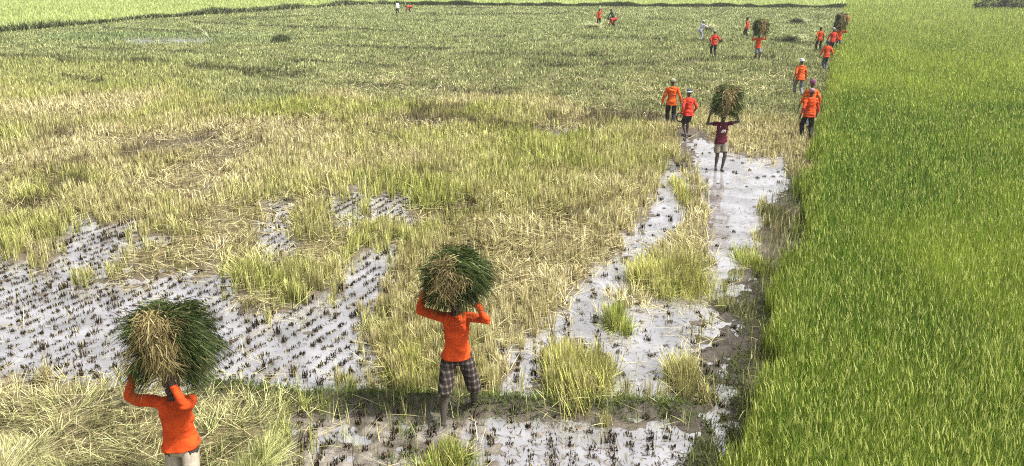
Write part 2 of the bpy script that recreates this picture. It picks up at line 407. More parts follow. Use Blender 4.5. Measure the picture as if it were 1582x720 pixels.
def make_ground():
    d = np.concatenate([np.geomspace(4.5, 60, 560), np.geomspace(61, 170, 150), np.geomspace(180, 5000, 30)])
    u = np.linspace(-1.0, 1.0, 640)
    D, U = np.meshgrid(d, u, indexing='ij')
    X = U * .82 * (D + 3.0); Y = D
    x, y = X.ravel(), Y.ravel()
    z = zones(x, y)
    H = ground_z(x, y, z)
    H = np.where(y > 85, np.maximum(H, .03), H)
    c = np.repeat(C_UNDER[None], len(x), 0)
    t = sstep(40, 75, y)[:, None]; c = c * (1 - t) + C_FARCROP * t
    t = sstep(-.35, .05, np.maximum(z['wat'], z['mud']))[:, None]; c = c * (1 - t) + C_MUD * t
    t = sstep(-.1, .2, z['mud'])[:, None] * (z['px'] > 1000)[:, None] * .55; c = c * (1 - t) + np.array((.045, .038, .03)) * t
    t = (sstep(.0, .15, z['mud']) * sstep(-.25, .12, fbm(x * 3, y * 3, 31) - .5) * (z['px'] < 1000))[:, None]; c = c * (1 - t) + C_MUDPALE * t
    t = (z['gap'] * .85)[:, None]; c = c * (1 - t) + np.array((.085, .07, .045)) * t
    t = (np.exp(-(z['bun'] / .3) ** 2) * .85)[:, None]; c = c * (1 - t) + np.array((.045, .04, .026)) * t
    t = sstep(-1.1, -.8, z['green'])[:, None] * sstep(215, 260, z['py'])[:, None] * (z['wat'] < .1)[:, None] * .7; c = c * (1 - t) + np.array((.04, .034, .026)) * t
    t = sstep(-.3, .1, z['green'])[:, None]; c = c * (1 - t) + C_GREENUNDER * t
    t = (sstep(-.3, .1, z['green']) * sstep(45, 110, y))[:, None]; c = c * (1 - t) + np.array((.2, .27, .09)) * t
    t = sstep(-.5, 1, z['far'])[:, None]; c = c * (1 - t) + C_FARPALE * t
    nr, nc = D.shape
    idx = np.arange(nr * nc).reshape(nr, nc)
    F = np.stack([idx[:-1, :-1], idx[:-1, 1:], idx[1:, 1:], idx[1:, :-1]], -1).reshape(-1, 4)
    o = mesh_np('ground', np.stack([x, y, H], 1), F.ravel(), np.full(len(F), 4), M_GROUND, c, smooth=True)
    tag(o, 'muddy floor of the flooded rice fields', 'ground', kind='structure')
    L = 6000
    v = np.array([(-L, -300, -.9), (L, -300, -.9), (L, L, -.9), (-L, L, -.9)])
    o = mesh_np('land', v, np.array([0, 1, 2, 3]), np.array([4]), M_GROUND, np.repeat(np.array((.1, .1, .05))[None], 4, 0))
    tag(o, 'open farmland lying below and round the rice fields', 'land', kind='structure')
    v = np.array([(-70, 4, 0), (40, 4, 0), (40, 95, 0), (-70, 95, 0)], float)
    o = mesh_np('water', v, np.array([0, 1, 2, 3]), np.array([4]), M_WATER)
    tag(o, 'pale milky water standing in the cut parts of the field', 'water', kind='structure')
make_ground()

# ------------------------------------------------------------------ ground cover: sampling with distance
def scatter(n, d0, d1, p=2.0, half=.76, xlo=None, xhi=None):
    u = RNG.uniform(0, 1, n)
    if abs(p - 2) < 1e-6: d = d0 * (d1 / d0) ** u
    else:
        q = 2 - p; d = (d0 ** q + u * (d1 ** q - d0 ** q)) ** (1 / q)
    x = RNG.uniform(-1, 1, n) * (half * d + 1.6)
    return x, d
def hillsnap(x, y, sp, ang, jit=.28, spread=.035, seed=5):
    ca, sa = math.cos(ang), math.sin(ang)
    a = (x * ca + y * sa) / sp; b = (-x * sa + y * ca) / sp
    ia = np.floor(a); ib = np.floor(b)
    a = (ia + .5 + (_hash(ia, ib, seed) - .5) * jit * 2) * sp; b = (ib + .5 + (_hash(ia, ib, seed + 1) - .5) * jit * 2) * sp
    n = len(x)
    return a * ca - b * sa + RNG.normal(0, spread, n), a * sa + b * ca + RNG.normal(0, spread, n), _hash(ia, ib, seed + 2)
def lodw(y, w0): return np.maximum(w0, .0008 * y)
LAT = math.radians(33)

def green_rice():
    x, y = scatter(1150000, 6.5, 175)
    keep = x > field_x(y) - .6
    x, y = x[keep], y[keep]
    z = zones(x, y); keep = (z['green'] > 0) & (z['far'] < 60)
    x, y = x[keep], y[keep]; z = {k: v[keep] for k, v in z.items()}
    n = len(x)
    big = fbm(x * .10, y * .05, 41, 3); mid = fbm(x * .5, y * .35, 44, 3); row = vnoise(x * .2, y * 1.1, 47)
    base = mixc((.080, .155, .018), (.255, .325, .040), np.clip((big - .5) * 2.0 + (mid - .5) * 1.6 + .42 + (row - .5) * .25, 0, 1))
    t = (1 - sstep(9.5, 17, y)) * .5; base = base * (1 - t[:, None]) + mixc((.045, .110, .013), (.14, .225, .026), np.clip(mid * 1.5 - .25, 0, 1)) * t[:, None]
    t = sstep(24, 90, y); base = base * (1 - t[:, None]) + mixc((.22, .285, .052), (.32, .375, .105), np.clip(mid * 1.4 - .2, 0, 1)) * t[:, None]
    t = (1 - sstep(0, .5, z['green'])) * .6; base = base * (1 - t[:, None]) + np.array((.21, .24, .04)) * t[:, None]
    col = base * (RNG.gamma(3, 1 / 3, n)[:, None] * .85 + .15)
    pale = RNG.uniform(0, 1, n) < .22
    H = .72 + .12 * (mid - .5) + .10 * (z['n']) - .16 * (1 - sstep(0, .35, z['green']))
    zb = np.full(n, .02)
    b = np.stack([x, y, zb], 1)
    az = R(0, 2 * PI, n); 
    w = lodw(y, .0064) * R(.7, 1.3, n)
    tipc = np.where(pale[:, None], np.array((.36, .42, .095)) * R(.6, 1.1, n)[:, None], col * 1.25)
    lean = np.abs(RNG.normal(0.03, .07, n)); curve = np.abs(RNG.normal(.10, .15, n)) + pale * R(.0, .4, n)
    le = H * R(.62, 1.14, n) * (1 + .12 * pale)
    near = y < 26
    B = Blades()
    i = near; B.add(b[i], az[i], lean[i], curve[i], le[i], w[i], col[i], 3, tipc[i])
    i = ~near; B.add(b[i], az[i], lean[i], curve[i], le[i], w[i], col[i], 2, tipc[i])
    # nodding seed heads that stand at the top of the canopy
    j = np.where(RNG.uniform(0, 1, n) < .13)[0]; m = len(j)
    bb = np.stack([x[j] + R(-.05, .05, m), y[j] + R(-.05, .05, m), H[j] * R(.78, 1.02, m)], 1)
    pc = mixc((.27, .33, .05), (.50, .52, .18), RNG.uniform(0, 1, m)) * (1 - .25 * sstep(40, 100, y[j]))[:, None]
    B.add(bb, R(0, 2 * PI, m), R(.0, .35, m), R(.1, 1.0, m), R(.07, .15, m), lodw(y[j], .0115) * R(.8, 1.2, m), pc, 3 if False else 2)
    o = B.build('rice_crop', M_RICE)
    tag(o, 'dense bright green standing rice filling the right of the view', 'rice crop', kind='stuff')
green_rice()

def left_cover():
    x, y = scatter(1700000, 6.2, 130)
    keep = (x < field_x(y) + .4) & (y < far_y(x) + 2); x, y = x[keep], y[keep]
    nearm = y < 38
    hx, hy, hh = hillsnap(x, y, .2, LAT)
    x = np.where(nearm, hx, x); y = np.where(nearm, hy, y)
    z = zones(x, y); n = len(x)
    big = fbm(x * .22, y * .16, 61, 3); mid = fbm(x * .9, y * .7, 64, 3); pat = fbm(x * .45 + 7, y * .35, 67, 3)
    px, py = z['px'], z['py']
    dens = np.ones(n); n_ = z['n'] * 2
    # thin and trampled patches
    bare = sstep(.50, .64, pat) * sstep(150, 250, py) * (1 - .55 * sstep(640, 760, px))
    dens *= (1 - .72 * bare) * (.40 + .60 * sstep(.36, .54, fbm(x * 2.2, y * 1.5, 69, 3)))
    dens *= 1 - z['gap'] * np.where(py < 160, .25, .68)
    hj = (_hash(np.floor(x * 5), np.floor(y * 5), 77) - .5) * .34
    dens *= 1 - sstep(-.10, .02, z['wat'] + hj)
    dens *= 1 - .975 * sstep(-.10, .03, z['mud'])
    dens *= sstep(-.35, -.75, z['green']) if False else 1 - .96 * sstep(-1.15 - .4 * n_, -.75 - .4 * n_, z['green']) * sstep(245, 290, py)
    dens *= (z['green'] < 0) & (z['far'] < 0)
    dens *= .06 + .94 * sstep(.22, .42, z['bun'])
    keep = RNG.uniform(0, 1, n) < dens
    x, y = x[keep], y[keep]; z = {k: v[keep] for k, v in z.items()}; big, mid, pat, bare = big[keep], mid[keep], pat[keep], bare[keep]
    hh = hh[keep]; px, py = z['px'], z['py']; n = len(x)
    # colour of the stand by place
    straw = mixc((.39, .36, .165), (.60, .55, .29), np.clip(mid * 1.5 - .25, 0, 1))
    gstr = mixc((.25, .30, .07), (.44, .47, .15), np.clip(mid * 1.5 - .25, 0, 1))
    olive = mixc((.17, .205, .082), (.36, .395, .175), np.clip(mid * 1.6 - .3, 0, 1))
    tg = np.clip((big - .37) * 3.0 + (_hash(np.floor(x * 3), np.floor(y * 3), 3) - .5) * .6, 0, 1)
    base = straw * (1 - tg[:, None]) + gstr * tg[:, None]
    edge = 150 + 34 * (fbm(px * .008, py * .0, 71, 3) - .5) * 2 - 45 * (px < 0) + 40 * sstep(650, 1000, px) * 1.0 - 40 * (1 - sstep(0, 420, px))
    to = 1 - sstep(-12, 12, py - edge)
    base = base * (1 - to[:, None]) + olive * to[:, None]
    ty = (1 - sstep(240, 430, px + 220 * z['n'])) * sstep(90, 98, py) * (1 - sstep(125, 160, py + 30 * z['n'])) * .55
    base = base * (1 - ty[:, None]) + np.array((.36, .39, .13)) * ty[:, None]
    tcy = sstep(40, 90, px) * (1 - sstep(330, 470, px)) * sstep(50, 54, py) * (1 - sstep(62, 70, py)) * .6
    base = base * (1 - tcy[:, None]) + np.array((.17, .25, .105)) * tcy[:, None]
    gp = z['gap'][:, None] * .85; base = base * (1 - gp) + np.where((py < 160)[:, None], np.array((.060, .068, .030)), np.array((.080, .064, .040))) * gp  # far edges: dark stubble and shade put together into one leaf colour
    tb = ((1 - sstep(400, 480, px)) * sstep(585, 640, py) * .45)[:, None]; base = base * (1 - tb) + np.array((.42, .46, .24)) * tb
    dirt = (RNG.uniform(0, 1, n) < .16 + .45 * bare)
    base = np.where(dirt[:, None], base * np.array((.36, .31, .33)), base)
    col = base * (RNG.gamma(4, .25, n)[:, None] * .9 + .1)
    tall = np.clip(.33 + .35 * (big - .5) + .22 * (z['n']), .16, .6)
    H = tall * (1 - to * .45) * (1 - .35 * bare) * (.75 + .5 * hh) + .16 * ty
    zb = ground_z(x, y, z)
    lodged = RNG.uniform(0, 1, n) < np.clip(.08 + .5 * bare + .38 * (1 - sstep(380, 460, px)) * sstep(590, 640, py), 0, .7)
    fl = fbm(x * .8, y * .8, 83, 2) * 4 * PI
    az = np.where(lodged, fl + R(-.8, .8, n), R(0, 2 * PI, n))
    lean = np.where(lodged, R(.7, 1.35, n), np.abs(RNG.normal(.08, .11, n)))
    curve = np.where(lodged, R(.1, .5, n), R(0, .25, n))
    le = H * R(.65, 1.15, n) * np.where(lodged, 1.15, 1.0)
    wd = np.where(y < 9.6, .0068, lodw(y, .0095)) * R(.65, 1.3, n)
    zz = zb + np.where(lodged, R(0, .12, n), 0)
    b = np.stack([x, y, zz], 1)
    tipc = np.minimum(col * np.array((1.25, 1.18, 1.2)), .75)
    B = Blades()
    i = y < 22; B.add(b[i], az[i], lean[i], curve[i], le[i], wd[i], col[i], 3, tipc[i])
    i = ~(y < 22); B.add(b[i], az[i], lean[i], curve[i], le[i], wd[i], col[i], 2, tipc[i])
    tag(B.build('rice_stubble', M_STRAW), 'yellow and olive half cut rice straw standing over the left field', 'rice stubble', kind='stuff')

    # straw lying about on the ground and the stubble
    x, y = scatter(60000, 6.2, 45)
    z = zones(x, y); n = len(x)
    pat = fbm(x * .45 + 7, y * .35, 67, 3)
    k = (z['green'] < -.5) & (z['far'] < 0) & (z['green'] < -1.2 - .3 * n_ if False else z['green'] < -1.1) & (RNG.uniform(0, 1, n) < .6 * np.where(y < 9.6, .45, 1.) * np.clip(.10 + .8 * sstep(.46, .6, pat), 0, 1) * (1 - .93 * sstep(0, .25, z['wat'])) * (1 - .6 * sstep(0, .1, z['mud'])))
    x, y = x[k], y[k]; z = {q: v[k] for q, v in z.items()}; n = len(x)
    fl = fbm(x * .6, y * .6, 91, 2) * 4 * PI
    b = np.stack([x, y, np.maximum(ground_z(x, y, z), .004) + R(.0, .16, n) * (z['wat'] < 0)], 1)
    col = mixc((.50, .43, .20), (.72, .66, .40), RNG.uniform(0, 1, n)) * R(.6, 1.1, n)[:, None]
    B = Blades(); B.add(b, fl + RNG.normal(0, .7, n), R(1.3, 1.58, n), R(-.1, .15, n), R(.25, .7, n), lodw(y, .008) * R(.7, 1.2, n), col, 2)
    x, y = scatter(30000, 6.2, 34); z = zones(x, y); k = (z['wat'] > 0) & (z['green'] < -.2) & (RNG.uniform(0, 1, len(x)) < .25 + .75 * (z['px'] > 760)); x, y = x[k], y[k]; n = len(x)
    B.add(np.stack([x, y, R(.004, .012, n)], 1), R(0, 2 * PI, n), R(1.45, 1.57, n), R(-.05, .05, n), R(.03, .16, n), R(.006, .014, n), mixc((.05, .04, .028), (.30, .25, .15), RNG.uniform(0, 1, n) ** 2), 2)
    tag(B.build('straw_litter', M_STRAW), 'loose pale straw fallen over the cut left field', 'straw litter', kind='stuff')
left_cover()

def puddle_stubs():
    # rows of black stubs left standing in the water and mud
    def rows(ang, along, across):
        gx, gy = np.meshgrid(np.arange(-260, 260), np.arange(-150, 150))
        a = gx.ravel() * along + _hash(gy.ravel(), gy.ravel() * 0 + 3, 5) * along + RNG.normal(0, .016, gx.size); b = gy.ravel() * across + RNG.normal(0, .018, gx.size)
        ca, sa = math.cos(ang), math.sin(ang)
        return a * ca - b * sa, a * sa + b * ca + 18
    XA, YA = rows(math.radians(68.6), .14, .255); XB, YB = rows(math.radians(87), .17, .25)
    pa = g2p(XA, YA); pb_ = g2p(XB, YB); selB = (pb_[1] > 634) | (pb_[0] > 760); selA = ~((pa[1] > 634) | (pa[0] > 760))
    X = np.concatenate([XA[selA], XB[selB]]); Y = np.concatenate([YA[selA], YB[selB]])
    k = (Y > 6.3) & (Y < 34) & (np.abs(X) < .76 * Y + 1.5); X, Y = X[k], Y[k]
    z = zones(X, Y)
    wet = np.maximum(z['wat'], z['mud'] - .05)
    pr = sstep(-.05, .08, wet) * (1 - .72 * sstep(1000, 1090, z['px']) * (z['py'] < 480) ) * (1 - .55 * (z['px'] > 880) * (z['py'] < 640)) * .93
    pr *= z['green'] < -.1
    k = RNG.uniform(0, 1, len(X)) < pr; X, Y = X[k], Y[k]; z = {q: v[k] for q, v in z.items()}
    m = len(X); nb = 22
    hgt = R(.04, .10, m) * np.where(RNG.uniform(0, 1, m) < .12, 1.9, 1)
    rep = lambda v: np.repeat(v, nb, 0)
    n = m * nb
    sprd = rep(R(.020, .038, m))
    x = rep(X) + RNG.normal(0, 1, n) * sprd; y = rep(Y) + RNG.normal(0, 1, n) * sprd
    zz = np.maximum(rep(ground_z(X, Y, z)), -.02)
    col = mixc((.022, .018, .013), (.085, .065, .038), RNG.uniform(0, 1, n) ** 2)
    st = RNG.uniform(0, 1, n) < .06; col[st] = np.array((.42, .37, .17))
    B = Blades(); B.add(np.stack([x, y, zz], 1), R(0, 2 * PI, n), np.abs(RNG.normal(.15, .28, n)), R(0, .5, n), rep(hgt) * R(.6, 1.15, n), R(.013, .022, n), col, 2)
    tag(B.build('wet_stubble', M_WET), 'black stubs of cut rice standing in rows in the shallow water', 'wet stubble', kind='stuff')
puddle_stubs()

def weeds():
    # short green weeds on the low bund and along the muddy path beside the rice
    x, y = scatter(340000, 6.2, 40)
    z = zones(x, y); n = len(x)
    g = fbm(x * 2.2, y * 2.2, 101, 3)
    pb = np.exp(-(z['bun'] / .24) ** 2) * 1.0 * sstep(.22, .42, g)
    strip = sstep(-.85, -.6, z['green']) * (z['green'] < .05)
    ps = strip * np.clip(sstep(.30, .48, g), 0, 1) * (1 - .8 * sstep(.05, .2, z['wat'])) * .6
    pm = sstep(0, .1, z['mud']) * sstep(.53, .66, fbm(x * 1.6, y * 1.6, 105, 3)) * .3 * (z['px'] < 900)
    k = RNG.uniform(0, 1, n) < np.maximum(np.maximum(pb, ps), pm)
    x, y = x[k], y[k]; z = {q: v[k] for q, v in z.items()}; pb, ps = pb[k], ps[k]; n = len(x)
    gcol = mixc((.055, .085, .022), (.16, .20, .055), RNG.uniform(0, 1, n))
    dcol = mixc((.035, .034, .018), (.12, .125, .05), RNG.uniform(0, 1, n))
    t = (ps > pb) * .55 + .0; t = np.clip(t + R(-.25, .35, n), 0, 1)
    col = gcol * (1 - t[:, None]) + dcol * t[:, None]
    le = R(.06, .17, n) + (ps > pb) * R(0, .10, n)
    B = Blades(); B.add(np.stack([x, y, ground_z(x, y, z)], 1), R(0, 2 * PI, n), R(.1, .9, n), R(.2, .9, n), le, R(.008, .016, n), col, 2)
    tag(B.build('bund_weeds', M_RICE), 'short dark green weeds growing over the low mud bunds', 'weeds', kind='stuff')
weeds()

def far_fields():
    # pale green crop beyond the far bunds, and the dark weedy rows along those bunds
    n = 150000
    y = RNG.uniform(45, 190, n); x = RNG.uniform(-1, 1, n) * (.76 * y + 2)
    z = zones(x, y); k = (z['far'] > .8) & ((z['green'] < -.5) | (z['far'] > 60)); x, y = x[k], y[k]; n = len(x)
    mid = fbm(x * .3, y * .3, 121, 3); row = vnoise(x * .06, y * .35, 123)
    col = mixc((.30, .36, .12), (.40, .45, .175), np.clip(mid * .9 + row * .7 - .3, 0, 1)) * R(.8, 1.2, n)[:, None]
    B = Blades(); B.add(np.stack([x, y, np.full(n, .02)], 1), R(0, 2 * PI, n), R(0, .4, n), R(0, .8, n), R(.35, .55, n), lodw(y, .05) * R(.8, 1.5, n), col, 2)
    tag(B.build('far_crop', M_RICE), 'pale green young crop beyond the far bund', 'far crop', kind='stuff')
    n = 110000
    x = RNG.uniform(-85, 75, n); y0 = far_y(x); y = y0 + RNG.normal(0, .55, n) - .4
    k = (x < field_x(y) + .5) & (np.abs(x) < .76 * y + 2); x, y = x[k], y[k]; n = len(x)
    g = fbm(x * .35, x * 0 + 3, 131, 3)
    col = mixc((.020, .030, .010), (.07, .09, .03), RNG.uniform(0, 1, n))
    px, py = g2p(x, y)
    lt = RNG.uniform(0, 1, n) < .30 * sstep(650, 560, px) if False else RNG.uniform(0, 1, n) < .28 * (1 - sstep(560, 660, px))
    col[lt] = mixc((.36, .40, .17), (.52, .55, .28), RNG.uniform(0, 1, n))[lt]
    le = R(.3, .9, n) * (.25 + 1.5 * g) * (1 - .2 * sstep(560, 700, px))
    B = Blades(); B.add(np.stack([x, y, np.full(n, .03)], 1), R(0, 2 * PI, n), R(0, .5, n), R(.1, 1.0, n), le, lodw(y, .04) * R(.7, 1.4, n), col, 2)
    tag(B.build('far_weeds', M_RICE), 'dark band of tall weeds along the far bund', 'bund weeds', kind='stuff')
far_fields()

# ------------------------------------------------------------------ single clumps and heaps
def world_at(px, py): 
    x, y = p2g(px, py); return np.array((x, y))
def clump(px0, py0, px1, py1, name, label, cat, h, nblade, cols, group=None, mat=M_STRAW, leanout=.35, wid=.0105):
    """a stand of plants whose foot fills the photo ellipse between two corners"""
    c = world_at((px0 + px1) / 2, (py0 + py1) / 2)
    rx = abs(world_at(px1, (py0 + py1) / 2)[0] - world_at(px0, (py0 + py1) / 2)[0]) / 2
    ry = abs(world_at((px0 + px1) / 2, py0)[1] - world_at((px0 + px1) / 2, py1)[1]) / 2
    n = nblade; q = max(4, int(nblade / 220)) if nblade > 650 else 1
    sa_ = R(0, 2 * PI, q); sr_ = np.sqrt(R(.05, 1, q)); cx_, cy_ = np.cos(sa_) * sr_ * rx * .85, np.sin(sa_) * sr_ * ry * .85
    sh_ = R(.55, 1.1, q); sg_ = R(.16, .34, q) if q > 1 else R(.17, .19, q); cx_, cy_ = (cx_, cy_) if q > 1 else (cx_ * 0, cy_ * 0); id_ = RNG.integers(0, q, n)
    x = cx_[id_] + RNG.normal(0, 1, n) * sg_[id_] * rx; y = cy_[id_] + RNG.normal(0, 1, n) * sg_[id_] * ry
    r = np.hypot(x / rx, y / max(ry, .01)); faz = R(0, 2 * PI, q)
    az = np.where(RNG.uniform(0, 1, n) < .4, np.arctan2(y, x), faz[id_] + R(-1, 1, n))
    lean = R(0, .14, n) + leanout * np.minimum(r, 1.2) * R(.1, 1.1, n); le = h * R(.5, 1.12, n) * sh_[id_]
    lod = R(0, 1, n) < .20; lean = np.where(lod, R(.8, 1.5, n), lean)
    col = mixc(cols[0], cols[1], RNG.uniform(0, 1, n)) * (RNG.gamma(5, .2, n)[:, None] * .8 + .2)
    dead = R(0, 1, n) < .22; col[dead] = mixc((.14, .11, .05), (.44, .39, .22), R(0, 1, n))[dead]; col *= R(.75, 1.15, q)[id_][:, None]
    wd = lodw(np.full(n, c[1]), wid) * R(.7, 1.3, n)
    B = Blades(); B.add(np.stack([x, y, np.full(n, -.01)], 1), az, lean, R(0, .5, n), le, wd, col, 3, np.minimum(col * 1.2, .7))
    o = B.build(name, mat); o.location = (c[0], c[1], 0.0)
    return tag(o, label, cat, group)
YG = ((.22, .27, .05), (.50, .45, .16)); YG2 = ((.17, .26, .04), (.42, .42, .11)); DG = ((.06, .075, .025), (.20, .20, .085))
G = 'clumps of uncut rice in the wet channels'
clump(975, 402, 1090, 464, 'rice_clump', 'largest yellow green rice clump between the two water channels', 'rice clump', .46, 5000, YG, G)
clump(932, 484, 974, 514, 'rice_clump', 'small narrow green rice clump alone in the water below the big island', 'rice clump', .40, 700, YG2, G)
clump(826, 556, 930, 632, 'rice_clump', 'wide leaning yellow rice clump at the water edge right of the man in plaid trousers', 'rice clump', .46, 4600, YG, G)
clump(1050, 282, 1090, 330, 'rice_clump', 'thin far rice clump beside the water near the man in the maroon shirt', 'rice clump', .36, 900, YG, G)
clump(1038, 574, 1092, 628, 'rice_clump', 'ragged pale rice clump leaning over the mud at the right water edge', 'rice clump', .40, 1300, ((.20, .22, .06), (.42, .38, .17)), G)
clump(1144, 396, 1182, 432, 'rice_clump', 'upright bright green rice clump on the bank beside the right field', 'rice clump', .42, 900, YG2, G)
clump(600, 536, 690, 612, 'rice_clump', 'tall yellow green rice clump at the left of the man in plaid trousers', 'rice clump', .42, 2800, YG, G)
clump(636, 690, 712, 745, 'rice_clump', 'bright yellow green rice clump rising from the mud at the bottom edge', 'rice clump', .34, 1000, YG2, G)
clump(1168, 318, 1214, 362, 'weed_clump', 'dark bushy weeds on the bank between water and green rice', 'weeds', .40, 1100, DG, None, M_RICE, .6)
clump(1108, 468, 1160, 500, 'weed_clump', 'low grey green weeds sprawling on the muddy bank by the rice', 'weeds', .26, 1000, ((.09, .11, .04), (.30, .29, .14)), None, M_RICE, .9)
clump(404, 60, 462, 70, 'reed_clump', 'dark green tuft of reeds in the far wet patch', 'reeds', .9, 640, ((.04, .075, .03), (.13, .19, .08)), None, M_RICE, .2, .05)

def twig(px, py):
    c = world_at(px, py); B = Blades()
    n = 9
    B.add(np.zeros((n, 3)), R(-.4, .6, n) + PI, R(.02, .25, n), R(.2, 1.1, n), R(.8, 2.1, n), np.full(n, .06), np.tile((.42, .42, .3), (n, 1)), 5)
    o = B.build('bare_plant', M_STRAW); o.location = (c[0], c[1], .02)
    tag(o, 'pale dry leafless plant arching up in the far wet patch', 'plant')
twig(326, 70)

def heap(px, py, wx, label, dark=True, seed=1):
    """cut rice laid down in the field: dark leaf mass with pale stalk ends"""
    c = world_at(px, py); n = 420
    root = bpy.data.objects.new('cut_rice_heap', None); COL.objects.link(root); root.location = (c[0], c[1], .12); tag(root, label, 'rice heap', 'heaps of cut rice left in the far field')
    def ribs(nm, cx, col0, col1, k, ln):
        B = Blades()
        x = RNG.normal(cx, wx * .22, k); y = RNG.normal(0, .16, k); z = np.abs(RNG.normal(.20, .12, k))
        B.add(np.stack([x, y, z], 1), R(-.5, .5, k) + PI * (RNG.uniform(0, 1, k) < .5), R(1.1, 1.7, k), R(-.1, .5, k), R(.5, 1, k) * ln, lodw(np.full(k, c[1]), .03), mixc(col0, col1, RNG.uniform(0, 1, k)), 2)
        B.build(nm, M_STRAW, root)
    if dark: ribs('leaves', -wx * .12, (.025, .04, .012), (.07, .10, .03), n, .7)
    ribs('stalks', wx * .25, (.5, .52, .28), (.72, .72, .48), n // 2 if dark else n, .8)
heap(1222, 66, 1.5, 'dark and pale heap of cut rice on the furrow left of the file of walkers')
heap(1232, 37, 1.2, 'smaller dark and pale heap of cut rice farther back near the file of walkers')
heap(908, 46, 1.6, 'pale straw heap in front of the far pair bending over', False)
heap(1090, 49, 1.2, 'pale straw heap behind the worker in the grey cap', False)

# ------------------------------------------------------------------ bushes at the far right
def bush(px, py, wdt, hgt, label):
    c = np.array(p2g(px, py, .75))
    root = bpy.data.objects.new('bush', None); COL.objects.link(root); root.location = (c[0], c[1], 0); tag(root, label, 'bush', 'bushes at the edge of the far right field')
    tr = Blades()
    n = 14; tr.add(np.stack([R(-.15, .15, n), R(-.15, .15, n), np.zeros(n)], 1), R(0, 2 * PI, n), R(.1, .7, n), R(-.2, .4, n), R(.6, 1.0, n) * hgt, np.full(n, .10), np.tile((.10, .085, .06), (n, 1)), 4)
    tr.build('stems', M_WET, root)
    n = 2600
    cl = 26; cc = np.stack([RNG.uniform(-.5, .5, cl) * wdt * 1.05, RNG.normal(0, wdt * .22, cl), R(.12, .85, cl) * hgt], 1); cr = R(.22, .42, cl) * wdt * .5
    k = RNG.integers(0, cl, n); v = RNG.normal(0, 1, (n, 3)); v /= np.linalg.norm(v, axis=1)[:, None]
    p = cc[k] + v * (cr[k] * R(.5, 1, n))[:, None]; p[:, 2] = np.abs(p[:, 2])
    col = mixc((.05, .06, .035), (.15, .17, .10), np.clip(_hash(k, k * 3, 5)[:] * .7 + R(-.2, .4, n), 0, 1))
    B = Blades(); B.add(p, R(0, 2 * PI, n), R(.4, 2.0, n), R(0, .8, n), R(.10, .24, n), R(.07, .14, n), col, 2)
    B.build('crown', M_RICE, root)
bush(1522, 9.5, 2.6, 2.1, 'dark bush at the left end of the row on the far right edge')
bush(1547, 9.2, 2.8, 2.4, 'dark bush in the middle of the row on the far right edge')
bush(1572, 9.6, 3.0, 2.2, 'dark bush at the right end of the row on the far right edge')

